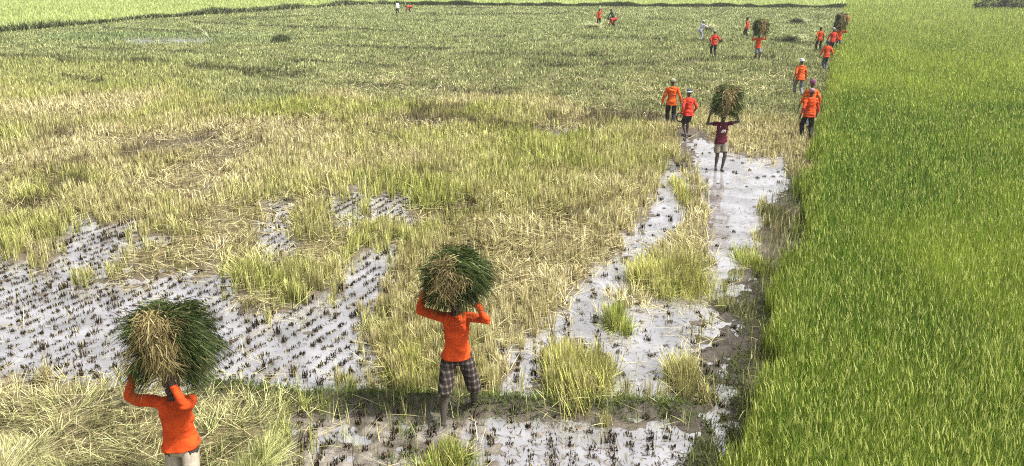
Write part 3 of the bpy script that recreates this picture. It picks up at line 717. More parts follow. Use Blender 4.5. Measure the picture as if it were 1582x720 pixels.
# ------------------------------------------------------------------ people
def V(*a): return np.array(a, float)
def norm(v): return v / (np.linalg.norm(v) + 1e-9)
class Solid:
    def __init__(s): s.v = []; s.f = []
    def tube(s, pts, rads, ref=(1, 0, 0), n=14, pw=1.0):
        pts = [np.asarray(p, float) for p in pts]; ref = np.asarray(ref, float); k0 = len(s.v)
        for i, p in enumerate(pts):
            t = norm(pts[min(i + 1, len(pts) - 1)] - pts[max(i - 1, 0)])
            a = norm(ref - t * np.dot(ref, t)); b = np.cross(t, a)
            r = rads[i]; rx, ry = r if isinstance(r, tuple) else (r, r)
            for j in range(n):
                q = 2 * PI * j / n; cq, sq = math.cos(q), math.sin(q); s.v.append(p + a * rx * math.copysign(abs(cq) ** pw, cq) + b * ry * math.copysign(abs(sq) ** pw, sq))
        for i in range(len(pts) - 1):
            for j in range(n):
                s.f.append((k0 + i * n + j, k0 + i * n + (j + 1) % n, k0 + (i + 1) * n + (j + 1) % n, k0 + (i + 1) * n + j))
        s.f.append(tuple(k0 + j for j in range(n))[::-1]); e = k0 + (len(pts) - 1) * n; s.f.append(tuple(e + j for j in range(n)))
    def ball(s, c, r, ax=None, nu=14, nv=10):
        """ellipsoid with radii r in the frame ax"""
        ax = np.eye(3) if ax is None else np.array(ax); k0 = len(s.v); c = np.asarray(c, float)
        s.v.append(c - ax[2] * r[2])
        for i in range(1, nv):
            ph = -PI / 2 + PI * i / nv
            for j in range(nu):
                th = 2 * PI * j / nu
                s.v.append(c + ax[0] * r[0] * math.cos(ph) * math.cos(th) + ax[1] * r[1] * math.cos(ph) * math.sin(th) + ax[2] * r[2] * math.sin(ph))
        s.v.append(c + ax[2] * r[2]); top = len(s.v) - 1
        for j in range(nu): s.f.append((k0, k0 + 1 + (j + 1) % nu, k0 + 1 + j)); s.f.append((top, top - nu + j, top - nu + (j + 1) % nu))
        for i in range(nv - 2):
            for j in range(nu):
                a = k0 + 1 + i * nu; s.f.append((a + j, a + (j + 1) % nu, a + nu + (j + 1) % nu, a + nu + j))
    def build(s, name, mat, parent=None, voxel=None, smooth=5, wrinkle=0, wdir=(5, 5, 22), seed=0):
        me = bpy.data.meshes.new(name); me.from_pydata([tuple(map(float, v)) for v in s.v], [], s.f); me.update()
        o = bpy.data.objects.new(name, me); COL.objects.link(o)
        if voxel:
            m = o.modifiers.new('r', 'REMESH'); m.mode = 'VOXEL'; m.voxel_size = voxel; m.use_smooth_shade = True
            if smooth: q = o.modifiers.new('s', 'SMOOTH'); q.factor = .5; q.iterations = smooth
            dg = bpy.context.evaluated_depsgraph_get(); dg.update()
            nm = bpy.data.meshes.new_from_object(o.evaluated_get(dg))
            o.modifiers.clear(); o.data = nm; bpy.data.meshes.remove(me); nm.name = name; me = nm
            if wrinkle:
                k = len(me.vertices); co = np.empty(k * 3, np.float32); me.vertices.foreach_get('co', co); co = co.reshape(-1, 3)
                no = np.empty(k * 3, np.float32); me.vertex_normals.foreach_get('vector', no); no = no.reshape(-1, 3)
                p = co * np.array(wdir); p[:, 2] += 2.2 * vnoise3(co * 5, seed + 3)
                d = (vnoise3(p, seed) - .5) * 2; d = np.abs(d) * 1.4 - .5
                co = co + no * (d * wrinkle)[:, None]; me.vertices.foreach_set('co', co.astype(np.float32).ravel()); me.update()
        me.polygons.foreach_set('use_smooth', np.ones(len(me.polygons), bool))
        me.materials.clear(); me.materials.append(mat)
        if parent is not None: o.parent = parent
        return o
def ik(a, b, l1, l2, pole):
    d = b - a; L = np.linalg.norm(d); 
    if L > (l1 + l2) * .999: b = a + d / L * (l1 + l2) * .999; d = b - a; L = np.linalg.norm(d)
    u = d / L; x = (l1 * l1 - l2 * l2 + L * L) / (2 * L); h = math.sqrt(max(l1 * l1 - x * x, 0))
    p = norm(pole - u * np.dot(pole, u))
    return a + u * x + p * h, b
def hand(S_, wrist, d, palm, side, curl=.5, sc=1.0):
    """palm + five bent fingers; d = pointing direction, palm = direction the palm faces, side = towards the thumb"""
    d = norm(d); palm = norm(palm - d * np.dot(palm, d)); side = norm(np.cross(d, palm)) * (1 if np.dot(np.cross(d, palm), side) > 0 else -1)
    S_.tube([wrist - d * .02, wrist + d * .03, wrist + d * .07, wrist + d * .095 * sc], [(.026, .02), (.036, .02), (.043, .019), (.040, .016)], side, 12)
    for i, (o_, ln) in enumerate(((.031, .068), (.010, .078), (-.011, .072), (-.031, .055))):
        b0 = wrist + d * .075 + side * o_; a0 = curl * .4
        p1 = b0 + (d * math.cos(a0) + palm * math.sin(a0)) * (.02 + ln * .45); a1 = curl * 1.3
        p2 = p1 + (d * math.cos(a1) + palm * math.sin(a1)) * ln * .55
        S_.tube([b0, p1, p2], [.0105, .010, .0085], side, 8)
    t0 = wrist + d * .03 + side * .03; t1 = t0 + norm(d * .6 + side * .8 + palm * .3) * .045; t2 = t1 + norm(d * .9 + side * .2 + palm * .5 * curl) * .035
    S_.tube([t0, t1, t2], [.014, .0125, .010], palm, 8)

MATS = {}
def cmat(name, col, **k):
    if name not in MATS: MATS[name] = cloth_mat(name, col, **k)
    return MATS[name]
ORANGE = lambda: cmat('orange_shirt', (.49, .056, .008))
ORANGE2 = lambda: cmat('bright_orange_shirt', (.52, .085, .012))
REDC = lambda: cmat('red_orange_shirt', (.44, .034, .017))
MAROON = lambda: cmat('maroon_shirt', (.075, .009, .020))
BLACKC = lambda: cmat('black_cloth', (.018, .018, .022))
GREYC = lambda: cmat('grey_cloth', (.16, .17, .20))
DENIM = lambda: cmat('dark_denim', (.06, .07, .09))
BEIGE = lambda: cmat('beige_cotton', (.33, .29, .225))
KHAKI = lambda: cmat('khaki_cotton', (.19, .165, .12))
WHITEC = lambda: cmat('white_cotton', (.75, .76, .72))
GREENC = lambda: cmat('dark_green_cotton', (.02, .045, .03))
BLUEG = lambda: cmat('pale_grey_blue_cotton', (.36, .38, .45))
PURPLE = lambda: cmat('purple_cotton', (.16, .045, .11))
NAVY = lambda: cmat('navy_cotton', (.045, .055, .085))
PINKG = lambda: cmat('pinkish_grey_cotton', (.23, .16, .18))
HATW = lambda: cmat('dusty_white_cotton', (.42, .43, .42))
GREYCAP = lambda: cmat('pale_grey_cotton', (.22, .23, .20))
HAIR = lambda: cmat('black_hair', (.012, .011, .010), scale=60)
M_SKIN = skin_mat('dark_skin', (.040, .024, .017), .22)
M_SKIN_MUD = skin_mat('dark_skin_muddy', (.034, .021, .016), .50)
M_PLAID = plaid_mat()

def person(label, x, y, yaw, pose, shirt, legs, legs_len, head=None, sc=1.0, skin=None, vox=.012, sleeve=1.0, seed=0, loose=.011, zoff=0.0, face=False):
    """legs_len: where the trouser legs end, 1 = ankle, 0 = hip. pose keys: tilt, hands (local), feet (local), knees, hip_z, headtilt"""
    skin = skin or M_SKIN
    tilt = pose.get('tilt', 0.04); hip = pose.get('hip_z', .87)
    P = V(pose.get('px', 0), pose.get('py', 0), hip)
    U = V(0, -math.sin(tilt), math.cos(tilt)); Fw = V(0, -math.cos(tilt), -math.sin(tilt)); Rr = V(1, 0, 0)
    if 'roll' in pose:
        r = pose['roll']; U = norm(U + Rr * math.sin(r)); Rr = norm(Rr - U * np.dot(Rr, U))
    up = pose.get('shrug', 0)
    Sh = [P + U * (.458 + up) + Rr * s * (.172 - up * .3) for s in (-1, 1)]
    N = P + U * .545
    ht = pose.get('headtilt', tilt * .5); HU = V(math.sin(pose.get('headroll', 0)), -math.sin(ht), math.cos(ht)); HU = norm(HU); HF = norm(V(0, -1, 0) - HU * np.dot(V(0, -1, 0), HU)); HR = np.cross(HU, HF) * -1
    HR = norm(np.cross(HF, HU)) ; HR = HR if HR[0] > 0 else -HR
    Hc = N + norm(U + HU) * .075 + HU * .085
    wr, el, an, kn = [], [], [], []
    for i, s in enumerate((-1, 1)):
        pole = np.asarray(pose.get('epole', [(s * .5, .8, -.3)] * 2)[i], float)
        e, b = ik(Sh[i], np.asarray(pose['hands'][i], float), .285, .255, pole); el.append(e); wr.append(b)
        k, b = ik(P + Rr * s * .088 - U * .03 * math.cos(tilt), np.asarray(pose['feet'][i], float) + V(0, 0, .075), .42, .405, np.asarray(pose.get('kpole', [(s * .15, -1, 0)] * 2)[i], float)); kn.append(k); an.append(b)
    B = Solid()
    tors = [(-.09, .10, .085), (-.03, .150, .110), (.06, .150, .110), (.17, .126, .096), (.30, .138, .106), (.40, .150, .106), (.455, .138, .088), (.50, .095, .070), (.535, .062, .056)]
    B.tube([P + U * t for t, a, b in tors], [(a, b) for t, a, b in tors], Rr, 20)
    B.tube([N - U * .05, N + U * .03, Hc - HU * .03], [.062, .054, .052], Rr, 12)
    # head: skull, jaw, nose, brow, ears, lips
    ax = (HR, HF, HU)
    B.ball(Hc + HU * .02 - HF * .008, (.077, .096, .098), ax); B.ball(Hc - HU * .055 + HF * .022, (.056, .066, .062), ax)
    B.ball(Hc + HF * .092 - HU * .012, (.015, .022, .022), ax, 8, 6); B.ball(Hc + HF * .078 + HU * .026, (.05, .016, .012), ax, 8, 6)
    B.ball(Hc + HF * .080 - HU * .052, (.026, .012, .010), ax, 8, 6)
    for s in (-1, 1): B.ball(Hc + HR * s * .080 - HU * .005 - HF * .005, (.010, .02, .032), ax, 8, 6)
    for i, s in enumerate((-1, 1)):
        B.tube([Sh[i] - Rr * s * .06, Sh[i], Sh[i] * .5 + el[i] * .5, el[i]], [.046, .048, .044, .037], (0, 1, .1), 12)
        B.tube([el[i], el[i] * .7 + wr[i] * .3, wr[i]], [.039, .040, .027], (0, 1, .1), 12); B.ball(el[i], (.04, .04, .04), None, 10, 8)
        hd = np.asarray(pose.get('hdir', [wr[0] - el[0], wr[1] - el[1]])[i], float); hp = np.asarray(pose.get('palm', [(1, 0, 0), (-1, 0, 0)])[i], float)
        hs_ = np.asarray(pose.get('thumb', [(0, -1, 0)] * 2)[i], float)
        hand(B, wr[i], hd, hp, hs_, pose.get('curl', .5))
        hp_ = P + Rr * s * .088
        B.tube([hp_ + U * .02, hp_ * .75 + kn[i] * .25, hp_ * .4 + kn[i] * .6, kn[i]], [.092, .086, .068, .054], (1, 0, 0), 14)
        B.ball(kn[i], (.056, .056, .058), None, 10, 8)
        B.tube([kn[i], kn[i] * .7 + an[i] * .3 + V(0, .012, 0), kn[i] * .35 + an[i] * .65, an[i]], [.052, .056, .043, .034], (1, 0, 0), 12)
        fd = norm(V(pose.get('fdir', [s * .15, s * .15])[i], -1, 0)); f0 = an[i] - V(0, 0, .045)
        B.tube([f0 - fd * .055, f0 - fd * .03, f0 + fd * .05, f0 + fd * .12, f0 + fd * .175], [(.025, .022), (.034, .034), (.04, .03), (.046, .02), (.03, .012)], np.cross(fd, (0, 0, 1)), 12)
        B.ball(an[i], (.036, .04, .045), None, 10, 8)
    body = B.build('person', skin, None, vox * .72, 3)
    body.location = (x, y, zoff); body.rotation_euler = (0, 0, yaw); body.scale = (sc, sc, sc)
    tag(body, label, 'person')
    # shirt
    g = loose; T = Solid(); lo = pose.get('hem', -.07) - .035
    ts = [(lo, .184, .142), (.0, .172, .132), (.10, .148, .116), (.18, .136, .108), (.30, .146, .113), (.40, .158, .112), (.455, .148, .096), (.50, .124, .090), (.538, .076, .068)]
    T.tube([P + U * t for t, a, b in ts], [(a + g, b + g) for t, a, b in ts], Rr, 28, .78)
    for i, s in enumerate((-1, 1)):
        en = el[i] + (wr[i] - el[i]) * (.96 if sleeve >= 1 else max(0, (sleeve - .5) * 2)) if sleeve > .5 else Sh[i] + (el[i] - Sh[i]) * sleeve * 2
        if sleeve > .5:
            T.tube([Sh[i] - Rr * s * .08, Sh[i], Sh[i] * .5 + el[i] * .5, el[i]], [.054 + g, .056 + g, .050 + g, .042 + g], (0, 1, .1), 14)
            T.tube([el[i], el[i] * .6 + en * .4, en], [.042 + g, .040 + g, .031 + g * .5], (0, 1, .1), 14); T.ball(el[i], (.041 + g,) * 3, None, 10, 8)
        else:
            T.tube([Sh[i] - Rr * s * .07 - U * .015, Sh[i] - U * .01, en], [.054 + g, .058 + g, .060 + g], (0, 1, .1), 14)
    T.build('shirt', shirt, body, vox, 3, .020, (4, 4, 14), seed=seed)
    # trousers or shorts
    Q = Solid()
    tp = [(-.12, .11, .10), (-.06, .166, .124), (.0, .158, .114), (.05, .145, .10)]
    Q.tube([P + U * t for t, a, b in tp], [(a + .008, b + .008) for t, a, b in tp], Rr, 24, .85)
    for i, s in enumerate((-1, 1)):
        hp_ = P + Rr * s * .088; path = [hp_ - U * .02, hp_ * .75 + kn[i] * .25, hp_ * .4 + kn[i] * .6, kn[i], kn[i] * .6 + an[i] * .4, kn[i] * .1 + an[i] * .9]
        rad = [.070, .088, .086, .080, .074, .064]; cut = legs_len * 5
        pts, rr = [], []
        for k in range(6):
            if k <= cut: pts.append(path[k]); rr.append(rad[k] + (.012 if legs_len < .7 else 0))
            else:
                f = cut - (k - 1)
                if f > .02: pts.append(path[k - 1] * (1 - f) + path[k] * f); rr.append(rad[k - 1] * (1 - f) + rad[k] * f + (.014 if legs_len < .7 else 0))
                break
        Q.tube(pts, rr, (1, 0, 0), 16)
    Q.build('trousers' if legs_len > .7 else 'shorts', legs, body, vox, 3, .009, (12, 12, 7), seed + 5)
    # hair and headgear
    A = Solid()
    A.ball(Hc + HU * .038 - HF * .014, (.083, .098, .094), ax)
    if head and head[0] == 'cap':
        A = Solid(); A.ball(Hc + HU * .045 - HF * .01, (.092, .108, .085), ax)
        A.tube([Hc + HU * .035 + HF * .06, Hc + HU * .03 + HF * .12, Hc + HU * .018 + HF * .17], [(.075, .012), (.075, .010), (.05, .008)], HR, 14)
        A.build('cap', head[1], body, .01, 2)
    elif head and head[0] == 'hat':
        A = Solid(); A.ball(Hc + HU * .055 - HF * .005, (.098, .112, .085), ax)
        A.tube([Hc + HU * .018, Hc + HU * .034], [(.150, .165), (.118, .13)], HR, 24)
        hat = A.build('hat', head[1], body, .01, 2)
    elif head and head[0] == 'wrap':
        A = Solid(); A.ball(Hc + HU * .062 - HF * .01, (.10, .115, .105), ax); A.ball(Hc + HU * .03 - HF * .085, (.05, .045, .05), ax)
        A.build('headscarf', head[1], body, .01, 2, .012, (14, 14, 30), seed)
    else:
        A.build('hair', HAIR(), body, .01, 2, .004, (40, 40, 40))
    if head and len(head) > 2:
        K = Solid(); K.tube([Hc + HU * .028, Hc + HU * .058], [(.104, .12), (.102, .117)], HR, 24); K.build('band', head[2], body)
    if face:
        for s in (-1, 1):
            E = Solid(); E.ball(Hc + HF * .080 + HR * s * .031 + HU * .008, (.014, .010, .008), ax, 10, 8); E.build('eye', WHITEC(), body)
    return body

def walk(step=.22, swing=.12, side=1, **k):
    d = dict(hands=[(-.31, -.06 - swing * side, .82), (.31, -.06 + swing * side, .82)], feet=[(-.09, step * side, 0), (.09, -step * side, 0)], tilt=.07, curl=.7, hip_z=.865 - .10 * abs(step),
             epole=[(-.3, 1, 0), (.3, 1, 0)])
    d.update(k); return d
def at_head(px, py, zt): return p2g(px, py, zt)

def sheaf(label, c, half, yaw=0.0, nleaf=2600, nhead=1100, hang=.5, lod=1.0, headdir=0.0, straw=1.0, dome=.6, fan=.4):
    """big bound bundle of cut rice: leaves swept out to both sides, seed heads spilling down the front"""
    root = bpy.data.objects.new('rice_bundle', None); COL.objects.link(root); root.location = c; root.rotation_euler = (0, 0, yaw); tag(root, label, 'rice bundle')
    a, b, h = half
    Cc = Solid(); Cc.ball((0, 0, 0), (a * .62, b * .62, h * .66), None, 24, 16)
    Cc.build('core', cmat('dark_leaf_mass', (.020, .026, .010), scale=25), root, .03, 3, .06, (9, 9, 9), 3)
    def brush(B, o, d, n, ln, spread, rad, droop, col, wd, K=5):
        d = norm(np.asarray(d, float)); o = np.asarray(o, float)
        dd = d[None] + RNG.normal(0, spread, (n, 3)); dd /= np.linalg.norm(dd, axis=1)[:, None]
        p0 = o[None] + RNG.normal(0, rad, (n, 3)); L = ln * R(.55, 1.1, n); dr = droop * R(.3, 1.5, n)
        t = np.linspace(0, 1, K)[None, :, None]
        side = RNG.normal(0, .12, (n, 3))
        pts = p0[:, None] + dd[:, None] * (L[:, None, None] * t) + side[:, None] * (L[:, None, None] * t ** 2)
        pts[:, :, 2] -= (dr * L)[:, None] * t[:, :, 0] ** 2
        wv = np.cross(dd, RNG.normal(0, .5, (n, 3)) + np.array((0, -1, .4))); wv /= np.linalg.norm(wv, axis=1)[:, None]
        B.strips(pts, R(.7, 1.3, n) * wd * lod, col, np.repeat(wv[:, None], K, 1))
    def tint(n, c0, c1, p=1.5):
        k = RNG.uniform(.35, 1.35); c = mixc(c0, c1, RNG.uniform(0, 1, n) ** p) * k
        li = RNG.uniform(0, 1, n) < .05; c[li] = np.array((.30, .33, .16)) * RNG.uniform(.6, 1.1)
        return c
    D0, D1 = (.014, .025, .008), (.115, .150, .055)
    B = Blades(); nl = 7; per = max(14, nleaf // (nl * 6))
    for sd_ in (-1, 1):
        for j in range(nl):
            f = -1 + 2 * (j + .5) / nl + RNG.normal(0, .05)
            for yk in (-.62, -.1, .5):
                wz = math.sqrt(max(.12, 1 - dome * f * f))
                o = (sd_ * a * R(.15, .55, 1)[0] * wz, yk * b + RNG.normal(0, .03), f * h * .72)
                brush(B, o, (sd_, (-.30 if yk < -.3 else .2 * yk) + RNG.normal(0, .15), f * fan + RNG.normal(0, .16)), per, a * .52 * wz * RNG.uniform(.65, 1.2), .13, .04, .70 + .2 * RNG.normal(), tint(per, D0, D1), .0085)
    for k in range(12):      # the top and the underside
        up = 1 if k < 8 else -1; u = RNG.uniform(-.6, .6)
        brush(B, (u * a * .6, RNG.uniform(-.5, .3) * b, up * h * .55), (u * 1.6, RNG.uniform(-.7, .2), up * .55), per, a * .42, .16, .05, .8, tint(per, D0, D1), .0085)
    for k in range(16):      # handfuls laid over the crown of the bundle
        u = RNG.uniform(-.5, .5); g_ = RNG.choice((-1, 1))
        brush(B, (u * a * .6 - g_ * .12, RNG.uniform(-.5, .2) * b, h * RNG.uniform(.52, .72)), (g_, RNG.uniform(-.5, .3), RNG.uniform(-.1, .35)), per, a * .52, .13, .05, .9, tint(per, D0, (.13, .16, .05)), .0085)
    for k in range(14):      # leaves that cross the front
        u = RNG.choice((-1, 1)) * RNG.uniform(.25, .75); v = RNG.uniform(-.6, .6)
        brush(B, (u * a * .7 + headdir * a * .3, -b * .66, v * h), (np.sign(u) * .9, -.35, v * .7 - .2), per // 2, a * .45, .22, .05, .4, tint(per // 2, D0, (.12, .17, .05)), .0085)
    B.build('leaves', M_CUT, root)
    B = Blades(); ng = 60; per = max(8, nhead // ng)
    for k in range(ng):
        u = headdir + RNG.normal(0, .24); v = RNG.uniform(-.62, .95)
        y0 = -b * (.62 + .20 * math.sqrt(max(0, 1 - v * v)))
        dirn = np.array(((u - headdir) * 1.4 + RNG.normal(0, .55), -.25 + RNG.normal(0, .15), -hang - RNG.uniform(-.3, .6) + (.6 if v > .6 else 0)))
        brush(B, (u * a, y0, v * h * .85), dirn, per, h * RNG.uniform(.22, .40), .24, .045, .40,
              mixc((.13, .10, .035), (.56, .46, .23), RNG.uniform(0, 1, per) ** 1.2) * straw * RNG.choice((.55, .85, 1.0, 1.15)), .0085)
    B.build('grain_heads', M_STRAW, root)
    return root

# --- the five carriers, facing the camera
x1, y1 = p2g(281, 688, .83)
person('nearest man in orange long sleeves and beige trousers with a rice bundle overhead', x1, y1, .10,
       dict(hands=[(-.37, .02, 1.70), (.10, -.25, 1.70)], feet=[(-.10, .16, 0), (.10, -.10, 0)], tilt=.03, shrug=.03, hip_z=.88,
            epole=[(-1, -.1, .05), (.55, -1, -.75)], palm=[(1, .1, .2), (0, 1, .1)], hdir=[(.1, 0, 1), (-.12, .05, 1)], thumb=[(0, -1, 0), (-1, 0, 0)], curl=.6, headtilt=.1, hem=-.01),
       ORANGE(), BEIGE(), 1.0, None, 1.0, vox=.009, seed=11, loose=.012, face=True)
sheaf('bulky straw and dark green rice bundle on the nearest man at lower left', (x1 + .05, y1 + .10, 2.06), (.485, .34, .43), .05, 3800, 2400, .6, 1.0, -.10, 1.0, .25, .22)

x2, y2 = p2g(706, 551, .87)
person('man in orange shirt and muddy plaid trousers striding with a rice bundle', x2, y2, .0,
       dict(hands=[(-.36, .0, 1.70), (.25, -.20, 1.62)], feet=[(-.17, -.30, 0), (.19, .14, 0)], tilt=.03, shrug=.04, hip_z=.865,
            epole=[(-1, -.1, .05), (.9, -.5, -.4)], palm=[(1, .1, .1), (-1, .3, 0)], hdir=[(.15, 0, 1), (-.05, .05, 1)], thumb=[(0, -1, 0), (0, -1, 0)], curl=.6, headtilt=.12, hem=.01, fdir=[-.7, .2], kpole=[(-.2, -1, 0), (.5, -1, 0)]),
       ORANGE(), M_PLAID, .64, None, 1.06, M_SKIN_MUD, vox=.009, seed=23, loose=.008, face=True)
sheaf('dark green shaggy rice bundle held up by the man in plaid trousers', (x2 + .03, y2 + .04, 2.02), (.455, .38, .335), -.05, 3800, 1300, .35, 1.0, -.25, .75, .8, .3)

x3, y3 = p2g(1110, 262, 0)
pm = person('barefoot man in maroon shirt and khaki shorts in the water, bundle overhead', x3, y3, .0,
       dict(hands=[(-.40, -.03, 1.60), (.36, -.06, 1.66)], feet=[(-.07, .08, 0), (.06, -.12, 0)], tilt=.02, shrug=.04, hip_z=.87,
            epole=[(-.8, 0, -1), (.8, 0, -1)], palm=[(1, .1, .1), (-1, .1, 0)], hdir=[(.1, 0, 1), (-.1, 0, 1)], thumb=[(0, -1, 0)] * 2, curl=.5, hem=-.05, headtilt=.05),
       MAROON(), KHAKI(), .50, None, 1.0, vox=.010, sleeve=.22, seed=31, loose=.010, face=True)
sheaf('round straw and green rice bundle held over the man in the maroon shirt', (x3 + .03, y3 + .02, 2.05), (.47, .40, .47), .0, 2200, 650, .6, 1.5, .0, .95, .35, .25)
# white chest mark on the maroon shirt
def chest_mark(body):
    lt = [[(-.055, -.05), (-.03, .03)], [(-.03, .03), (-.015, -.05)], [(-.047, -.02), (-.02, -.02)], [(-.002, -.05), (-.002, .03)], [(.018, -.05), (.018, .035)], [(.018, .035), (.036, -.02)], [(.036, -.02), (.055, .035)], [(.055, .035), (.055, -.05)]]
    T = Solid()
    for (a, b) in lt: T.tube([(a[0], -.141, 1.18 + a[1]), (b[0], -.141, 1.18 + b[1])], [(.0075, .006)] * 2, (1, 0, 0), 6)
    T.build('shirt_lettering', WHITEC(), body); T = Solid()
    T.tube([(-.085, -.128, 1.285), (-.085, -.128, 1.305)], [(.012, .008)] * 2, (1, 0, 0), 8)
    T.build('shirt_emblem', WHITEC(), body)
chest_mark(pm)

x4, y4 = p2g(1171, 73, .83)
person('man in orange shirt and grey shorts carrying a rice bundle in the far middle field', x4, y4, .1,
       dict(hands=[(-.40, -.03, 1.52), (.40, -.06, 1.56)], feet=[(-.09, .12, 0), (.09, -.12, 0)], tilt=.02, shrug=.04, hip_z=.87, epole=[(-1, 0, -.6), (1, 0, -.6)], palm=[(1, .1, .1), (-1, .1, 0)],
            hdir=[(.1, 0, 1), (-.1, 0, 1)], curl=.5), ORANGE(), GREYC(), .55, None, 1.0, vox=.014, seed=41, loose=.012)
sheaf('loose dark rice bundle with white stalks over the man in grey shorts', (x4 + .0, y4, 2.10), (.52, .45, .56), .2, 1300, 300, .5, 2.8, .05, .95)

x5, y5 = p2g(1296, 58, .95)
person('man under a rice bundle half hidden behind the walker in pale grey hat', x5, y5, -.1,
       dict(hands=[(-.36, -.03, 1.58), (.38, -.06, 1.56)], feet=[(-.09, .12, 0), (.09, -.12, 0)], tilt=.02, shrug=.04, hip_z=.87, epole=[(-1, 0, -.6), (1, 0, -.6)], palm=[(1, .1, .1), (-1, .1, 0)],
            hdir=[(.1, 0, 1), (-.1, 0, 1)], curl=.5), ORANGE(), DENIM(), .9, None, 1.0, vox=.014, seed=43, loose=.014)
sheaf('tall rice bundle over the far man in the file beside the green rice', (x5 - .05, y5, 2.08), (.50, .45, .62), -.2, 1300, 320, .5, 2.8, .15, .95)

# --- walkers going away, backs to the camera
def away(label, px, py, shirt, legs, ll, head, zt=1.66, yaw=0, sc=1.0, vox=.012, seed=0, pose=None, **k):
    x, y = at_head(px, py, zt * sc)
    return person(label, x, y, PI + yaw, pose or walk(.18, .10, 1 if seed % 2 else -1), shirt, legs, ll, head, sc, vox=vox, seed=seed, **k), x, y
p6, x6, y6 = away('man in bright orange shirt and khaki cap walking beside a man in red', 1040, 122, ORANGE2(), BLACKC(), 1.0, ('cap', cmat('khaki_cap', (.27, .25, .19))), sc=1.05, seed=51, yaw=-.15,
     pose=walk(.12, .06, 1, hands=[(-.33, -.05, .84), (.33, .02, .80)], tilt=.05))
p7, x7, y7 = away('man in red shirt, black shorts and navy cap with pale band walking away', 1066, 139, REDC(), BLACKC(), .52, ('cap', NAVY(), WHITEC()), seed=52, yaw=.25, sc=.98,
     pose=walk(.14, .06, -1, hands=[(-.30, -.14, .88), (.31, .10, .84)]))
away('man in orange shirt and pinkish cap walking along the green rice edge', 1256, 137, ORANGE(), BLACKC(), 1.0, ('cap', PINKG()), seed=53, yaw=.05, sc=1.05)
away('man in orange shirt and purple headscarf just ahead of the man in the pinkish cap', 1257, 123, ORANGE2(), DENIM(), 1.0, ('wrap', PURPLE()), zt=1.70, seed=54, sc=1.03)
away('man in orange shirt and dark banded white hat walking alone', 1240, 91, ORANGE2(), GREYC(), 1.0, ('hat', HATW(), NAVY()), seed=55, yaw=.1, sc=1.03)
away('man in orange shirt and dark denim walking last of the far four', 1280, 63, ORANGE(), DENIM(), 1.0, ('cap', NAVY()), seed=56, vox=.014)
away('bareheaded man in orange shirt and black trousers left of the far file', 1269, 42, ORANGE(), BLACKC(), 1.0, None, seed=57, vox=.014, sleeve=.6)
away('man in orange shirt and pale grey hat walking in front of the bundle carrier', 1289, 43, REDC(), BLACKC(), 1.0, ('hat', GREYCAP()), seed=58, vox=.014, sc=1.04)
away('farthest person in orange at the corner of the rice field', 1310, 19, ORANGE(), BLACKC(), 1.0, ('cap', HATW()), seed=59, vox=.016, yaw=.4)
away('man in red shirt standing behind the carrier in grey shorts', 1156, 27, REDC(), BLACKC(), 1.0, None, seed=60, vox=.016, yaw=1.2)
p16, x16, y16 = away('man in red shirt, black trousers and grey cap holding a small bunch of rice', 1105, 47, REDC(), BLACKC(), 1.0, ('cap', GREYCAP()), seed=61, vox=.014, sc=1.03,
     pose=walk(.12, .06, 1, hands=[(-.34, -.10, .92), (.27, 0, .82)], tilt=.05))
away('person in pale grey blue shirt and white cap reaching out over the crop', 1084, 31, BLUEG(), BLUEG(), 1.0, ('cap', HATW()), seed=62, vox=.016, yaw=-1.2,
     pose=walk(.1, .05, 1, hands=[(-.2, -.5, 1.2), (.2, -.45, 1.25)], tilt=.3))
away('man in red shirt and black trousers raising one arm to his head', 926, 14, REDC(), BLACKC(), 1.0, None, seed=63, vox=.016,
     pose=walk(.08, .03, 1, hands=[(-.12, -.12, 1.68), (.27, 0, .82)], epole=[(-1, -.2, .3), (.3, 1, 0)], tilt=.02))
x, y = p2g(951, 43)
person('person in dark green shirt stooping behind the one bending in red', x, y + 2.0, -1.3 + .2, dict(hands=[(-.25, -.45, .75), (.2, -.48, .75)], feet=[(-.1, .08, 0), (.1, -.08, 0)], tilt=.45, hip_z=.82, curl=.7, hem=-.05),
       GREENC(), GREENC(), 1.0, None, 1.08, vox=.016, seed=64)
x, y = p2g(949, 42)
person('person in red shirt bent double cutting rice beside a straw heap', x, y, -1.25, dict(hands=[(-.16, -.52, .28), (.16, -.50, .26)], feet=[(-.13, .1, 0), (.13, -.04, 0)], tilt=1.62, hip_z=.74, py=.1, curl=.8, headtilt=1.3, hem=-.08),
       REDC(), BLACKC(), 1.0, None, 1.05, vox=.016, seed=65)
away('person in white shirt and black trousers near the far bund', 614, 1.2, WHITEC(), BLACKC(), 1.0, None, seed=66, vox=.018, yaw=1.0, pose=walk(.12, .08, 1, tilt=.18))
x, y = p2g(634, 20)
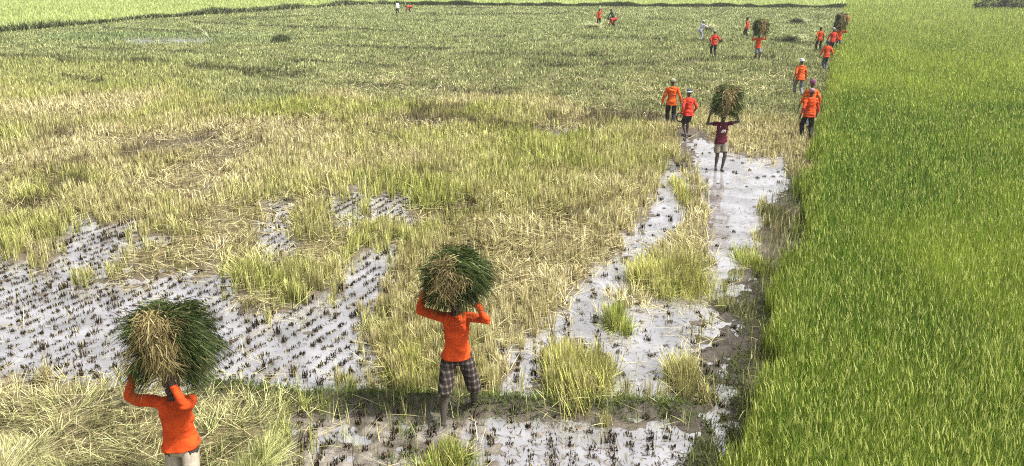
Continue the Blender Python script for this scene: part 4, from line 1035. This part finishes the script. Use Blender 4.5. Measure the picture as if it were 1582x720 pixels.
person('person in orange shirt bent over the crop near the far bund', x, y, -1.2, dict(hands=[(-.16, -.52, .28), (.16, -.50, .26)], feet=[(-.13, .1, 0), (.13, -.04, 0)], tilt=1.5, hip_z=.74, py=.1, curl=.8, headtilt=1.3, hem=-.08),
       REDC(), BLACKC(), 1.0, None, 1.05, vox=.018, seed=67)

# small things in the walkers' hands
def rope_coil(c, r):
    T = Solid()
    for k in range(4):
        rr = r * (1 + .12 * math.sin(k * 2.1)); pts = [(rr * math.cos(q), .02 * k - .03 + .01 * math.sin(3 * q), rr * 1.25 * math.sin(q) - r) for q in np.linspace(0, 2 * PI, 20)]
        T.tube(pts, [.009] * 20, (0, 1, 0), 7)
    o = T.build('rope_coil', BLACKC()); o.location = c; tag(o, 'dark coil of rope held by the man in black shorts', 'rope')
rope_coil((x7 - .27, y7 + .03, .80), .12)
def bunch(c):
    n = 60; B = Blades()
    B.add(RNG.normal(0, .02, (n, 3)), R(-.5, .5, n), R(.3, 1.3, n), R(.2, .8, n), R(.3, .6, n), np.full(n, .06), mixc((.2, .26, .09), (.7, .7, .5), RNG.uniform(0, 1, n)), 3)
    o = B.build('rice_bunch', M_STRAW); o.location = c; tag(o, 'small bunch of rice in the right hand of the man in grey cap', 'rice bunch')
bunch((x16 + .36, y16 + .1, .95))

# ------------------------------------------------------------------ air
def haze():
    me = bpy.data.meshes.new('haze'); x, y0, y1, z0, z1 = 420, -20, 420, -2.2, 9
    vs = [(-x, y0, z0), (x, y0, z0), (x, y1, z0), (-x, y1, z0), (-x, y0, z1), (x, y0, z1), (x, y1, z1), (-x, y1, z1)]
    me.from_pydata(vs, [], [(0, 3, 2, 1), (4, 5, 6, 7), (0, 1, 5, 4), (1, 2, 6, 5), (2, 3, 7, 6), (3, 0, 4, 7)])
    m, nt, out = new_mat('haze_air')
    pv = nt.nodes.new('ShaderNodeVolumePrincipled'); pv.inputs['Color'].default_value = (.93, .96, .92, 1); pv.inputs['Density'].default_value = .0005; pv.inputs['Anisotropy'].default_value = .2
    nt.links.new(pv.outputs[0], out.inputs['Volume'])
    me.materials.append(m); o = bpy.data.objects.new('haze', me); COL.objects.link(o); tag(o, 'thin pale haze over the fields', 'haze', kind='stuff')
HAZE = True
if HAZE: haze()
